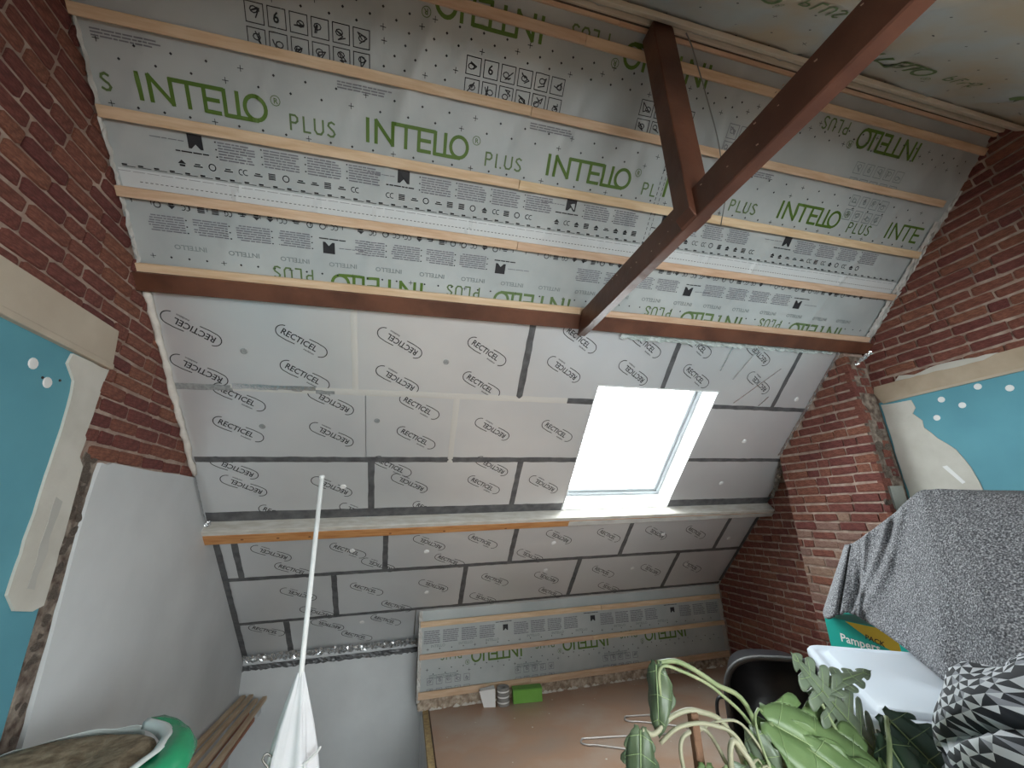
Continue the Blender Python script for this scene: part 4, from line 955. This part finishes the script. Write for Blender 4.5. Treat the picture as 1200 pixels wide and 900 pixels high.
# ---- patterned bag / cushion bottom right
carton(1.72, .72, 0, .90, .5, .5, .2, 'cardboard box under the triangle patterned cushion')
def cushion():
    root = empty('patterned_cushion', (1.70, .80, .905)); tag(root, 'black and white triangle patterned cushion at the lower right', 'cushion')
    NU, NV = 56, 38; vs = []; fs = []; mi = []; rr = random.Random(4)
    for j in range(NV+1):
        ph = math.pi*j/NV
        for i in range(NU):
            th = 2*math.pi*i/NU; cx, sx = math.cos(th), math.sin(th); e = .62
            x = .31*math.copysign(abs(cx)**e, cx)*math.sin(ph)**.55; y = .27*math.copysign(abs(sx)**e, sx)*math.sin(ph)**.55; z = .235-.235*math.cos(ph)
            p = Vector((x, y, z)); d = noise.noise(p*4.5)*.045+noise.noise(p*9+Vector((3, 0, 0)))*.020
            q = noise.noise(Vector((x*3, y*3+z*5, 1.3))); d -= .05*math.exp(-(q/.06)**2)
            n_ = Vector((x, y, (z-.235)*1.2)).normalized() if 0 < j < NV else Vector((0, 0, -1 if j == 0 else 1)); vs.append(p+n_*d)
    for j in range(NV):
        for i in range(NU):
            a = j*NU+i; b = j*NU+(i+1) % NU; c = (j+1)*NU+(i+1) % NU; d = (j+1)*NU+i
            if (i+j) % 2: fs += [(a, b, c), (a, c, d)]
            else: fs += [(a, b, d), (b, c, d)]
            k = (i//2+j//2) % 3
            mi += [0 if (i+j) % 2 else 1, 1 if k else (2 if (i*7+j*3) % 5 else 0)] if k != 1 else [1, 0]
    zmin = min(v.z for v in vs); vs = [v-Vector((0, 0, zmin)) for v in vs]
    W_ = M('cushion_white', (.66, .68, .72), rough=.8); B_ = M('cushion_black', (.022, .024, .032), rough=.8); G_ = M('cushion_grey', (.30, .31, .35), rough=.8)
    obj('cover', vs, fs, W_, root, True, [W_, B_, G_], mi)
    mb = MB().tube([(.305*math.copysign(abs(math.cos(t))**.62, math.cos(t)), .265*math.copysign(abs(math.sin(t))**.62, math.sin(t)), .215) for t in [2*math.pi*k/40 for k in range(41)]], .006, 6, caps=False); mb.build('piping', B_, root, True)
cushion()
# ---- bale of insulation in plastic, lower left
rl = empty('insulation_roll', (-1.06, 1.90, 0)); tag(rl, 'brown fibre insulation roll in torn green and white plastic by the blue board', 'insulation roll')
WOOL = M('brown_wool', (.17, .115, .07), (.36, .28, .19), 26, .95, bump=1, bscale=40, stretch=(1, 1, 3), c3=(.26, .19, .12))
GP = M('green_film', (.006, .27, .11), (.012, .36, .16), 5, .22, bump=.3, bscale=14); WP = M('white_film', (.70, .74, .72), rough=.25)
n = 40; mb = MB(); prof = [(.255, 0), (.275, .1), (.278, .6), (.278, 1.01), (.272, 1.045), (.25, 1.06), (.19, 1.062), (.12, 1.055), (.06, 1.045), (.001, 1.04)]
mb.lathe(prof, (0, 0, 0), n); o = mb.build('fibre_core', WOOL, rl, True)
for v in o.data.vertices: v.co += Vector(v.co).normalized()*noise.noise(Vector(v.co)*7)*.015
def film(prof, name, mat, a0, a1, N=40, amp=.006):
    vs = []; fs = []; m_ = len(prof)
    for i in range(N+1):
        a = math.radians(a0+(a1-a0)*i/N)
        for k, (r, z) in enumerate(prof):
            q = r+noise.noise(Vector((math.cos(a)*5, math.sin(a)*5, z*6)))*amp; vs.append((q*math.cos(a), q*math.sin(a), z+noise.noise(Vector((math.cos(a)*4, math.sin(a)*4, k*.2)))*amp*1.5*(k > 2)))
    for i in range(N):
        for k in range(m_-1): b = i*m_+k; fs.append((b, b+m_, b+m_+1, b+1))
    o = obj(name, vs, fs, mat, rl, True); md = o.modifiers.new('t', 'SOLIDIFY'); md.thickness = .002; return o
film([(.29, .01), (.295, .5), (.295, .9), (.375, .97), (.392, 1.02), (.365, 1.062), (.312, 1.075)], 'green_wrapper', GP, -110, 62)
film([(.29, .01), (.295, .5), (.30, .95), (.30, 1.03), (.292, 1.055), (.28, 1.06)], 'white_wrapper', WP, 62, 250)
film([(.315, 1.076), (.30, 1.082), (.285, 1.075), (.280, 1.05)], 'white_cuff', WP, -110, 62)
# ---- loose battens lying over the stairwell along the left wall
rr = random.Random(12)
LOOSE = M('loose_batten', (.56, .40, .26), (.68, .52, .36), 4, .7, stretch=(6, 1, 1), bump=.15); LOOSER = M('red_batten', (.34, .12, .05), (.44, .18, .09), 4, .6, bump=.15)
def plank(a, b, w_, t_, mat, label, k):
    a, b = Vector(a), Vector(b); d = (b-a).normalized(); s = d.cross(Vector((0, 0, 1))).normalized()*w_/2; u = s.cross(d).normalized()*t_/2
    o = MB().hexa([a-s-u, a+s-u, b+s-u, b-s-u, a-s+u, a+s+u, b+s+u, b-s+u]).build('loose_batten', mat); bev(o, .002)
    tag(o, label, 'batten', 'loose battens in a bundle along the wall')
BL = [((-1.395, 5.06, -1.612), (-1.420, 2.35, -1.540), LOOSE, 'leftmost pale loose batten lying along the white wall'),
      ((-1.338, 5.09, -1.622), (-1.325, 2.34, -1.548), LOOSE, 'pale loose batten second from the white wall, in the bundle'),
      ((-1.275, 5.02, -1.638), (-1.225, 2.35, -1.556), LOOSE, 'pale loose batten third from the white wall, in the bundle'),
      ((-1.218, 5.10, -1.655), (-1.125, 2.34, -1.560), LOOSE, 'rightmost pale loose batten on top of the bundle'),
      ((-1.300, 4.90, -1.700), (-1.250, 2.36, -1.592), LOOSER, 'reddish loose batten underneath the pale ones'),
      ((-1.225, 4.80, -1.712), (-1.140, 2.36, -1.596), LOOSER, 'rightmost reddish loose batten in the bundle')]
for k, (a, b, mt, lab) in enumerate(BL): plank((a[0], a[1], a[2]+CZ), (b[0], b[1], b[2]+CZ), .038, .030, mt, lab, k)
tblk = MB().box((XL+.02, 2.31, 0), (-1.08, 2.395, .186)).build('timber_block', LOOSER); bev(tblk, .004); tag(tblk, 'timber block on the floor carrying the near ends of the loose battens', 'timber')
MB().box((XL+.012, YB-.10, .02), (-1.24, YB-.001, .095)).build('wall_cleat', PLASTER, bpy.data.objects['wall_back'])
# ---- white pole with bunched cloth
pl_ = empty('cloth_pole', (-.385, 2.2, 0)); tag(pl_, 'thin white pole with bunched white cloth hanging below it', 'pole')
POLE = M('pole_white', (.80, .80, .79), rough=.4)
MB().tube([(-.015, 0, .0), (-.010, 0, 1.0), (-.014, 0, 1.985)], [.0115, .0115, .0105], 10).build('pole', POLE, pl_, True)
MB().tube([(-.014, 0, 1.985), (-.014, 0, 1.995), (-.014, 0, 2.0)], [.0125, .0125, .004], 10).build('end_cap', POLE, pl_, True)
CL = M('white_cloth', (.78, .78, .80), (.70, .70, .73), 6, .85, bump=.1)
vs = []; fs = []; NA = 48; prof = [(1.165, .012), (1.13, .020), (1.06, .036), (.97, .055), (.88, .072), (.8, .084), (.7, .098), (.55, .118), (.4, .12), (.25, .115), (.12, .10)]
for z, r in prof:
    for k in range(NA):
        a = 2*math.pi*k/NA; g = 1+.22*math.sin(a*6+z*2)+.13*math.sin(a*11-z*5); cx = -.012-.012*(1.2-z)
        vs.append((cx+r*g*math.cos(a)+(.02*(1.2-z) if math.cos(a) > 0 else -.01*(1.2-z)), r*.75*g*math.sin(a), z+.012*math.sin(a*5)*(r > .05)))
for j in range(len(prof)-1):
    for k in range(NA): fs.append((j*NA+k, j*NA+(k+1) % NA, (j+1)*NA+(k+1) % NA, (j+1)*NA+k))
obj('bunched_cloth', vs, fs, CL, pl_, True)
HK = M('hook_metal', (.25, .24, .22), rough=.35, metal=.8)
MB().tube(catmull([(-.075, -.05, .90), (-.095, -.055, .915), (-.105, -.06, .90), (-.09, -.06, .88), (-.08, -.06, .865), (-.095, -.06, .845), (-.11, -.055, .855)], 5), .004, 6).build('hook', HK, pl_, True)
MB().tube(catmull([(.03, -.05, .85), (.06, -.06, .87), (.09, -.065, .895), (.105, -.065, .915)], 5), [.005]*15+[.002], 6).build('cord_end', POLE, pl_, True)
MB().tube(catmull([(.05, -.06, .865), (.055, -.065, .75), (.05, -.06, .6), (.052, -.06, .45)], 5), .005, 6).build('cord', POLE, pl_, True)
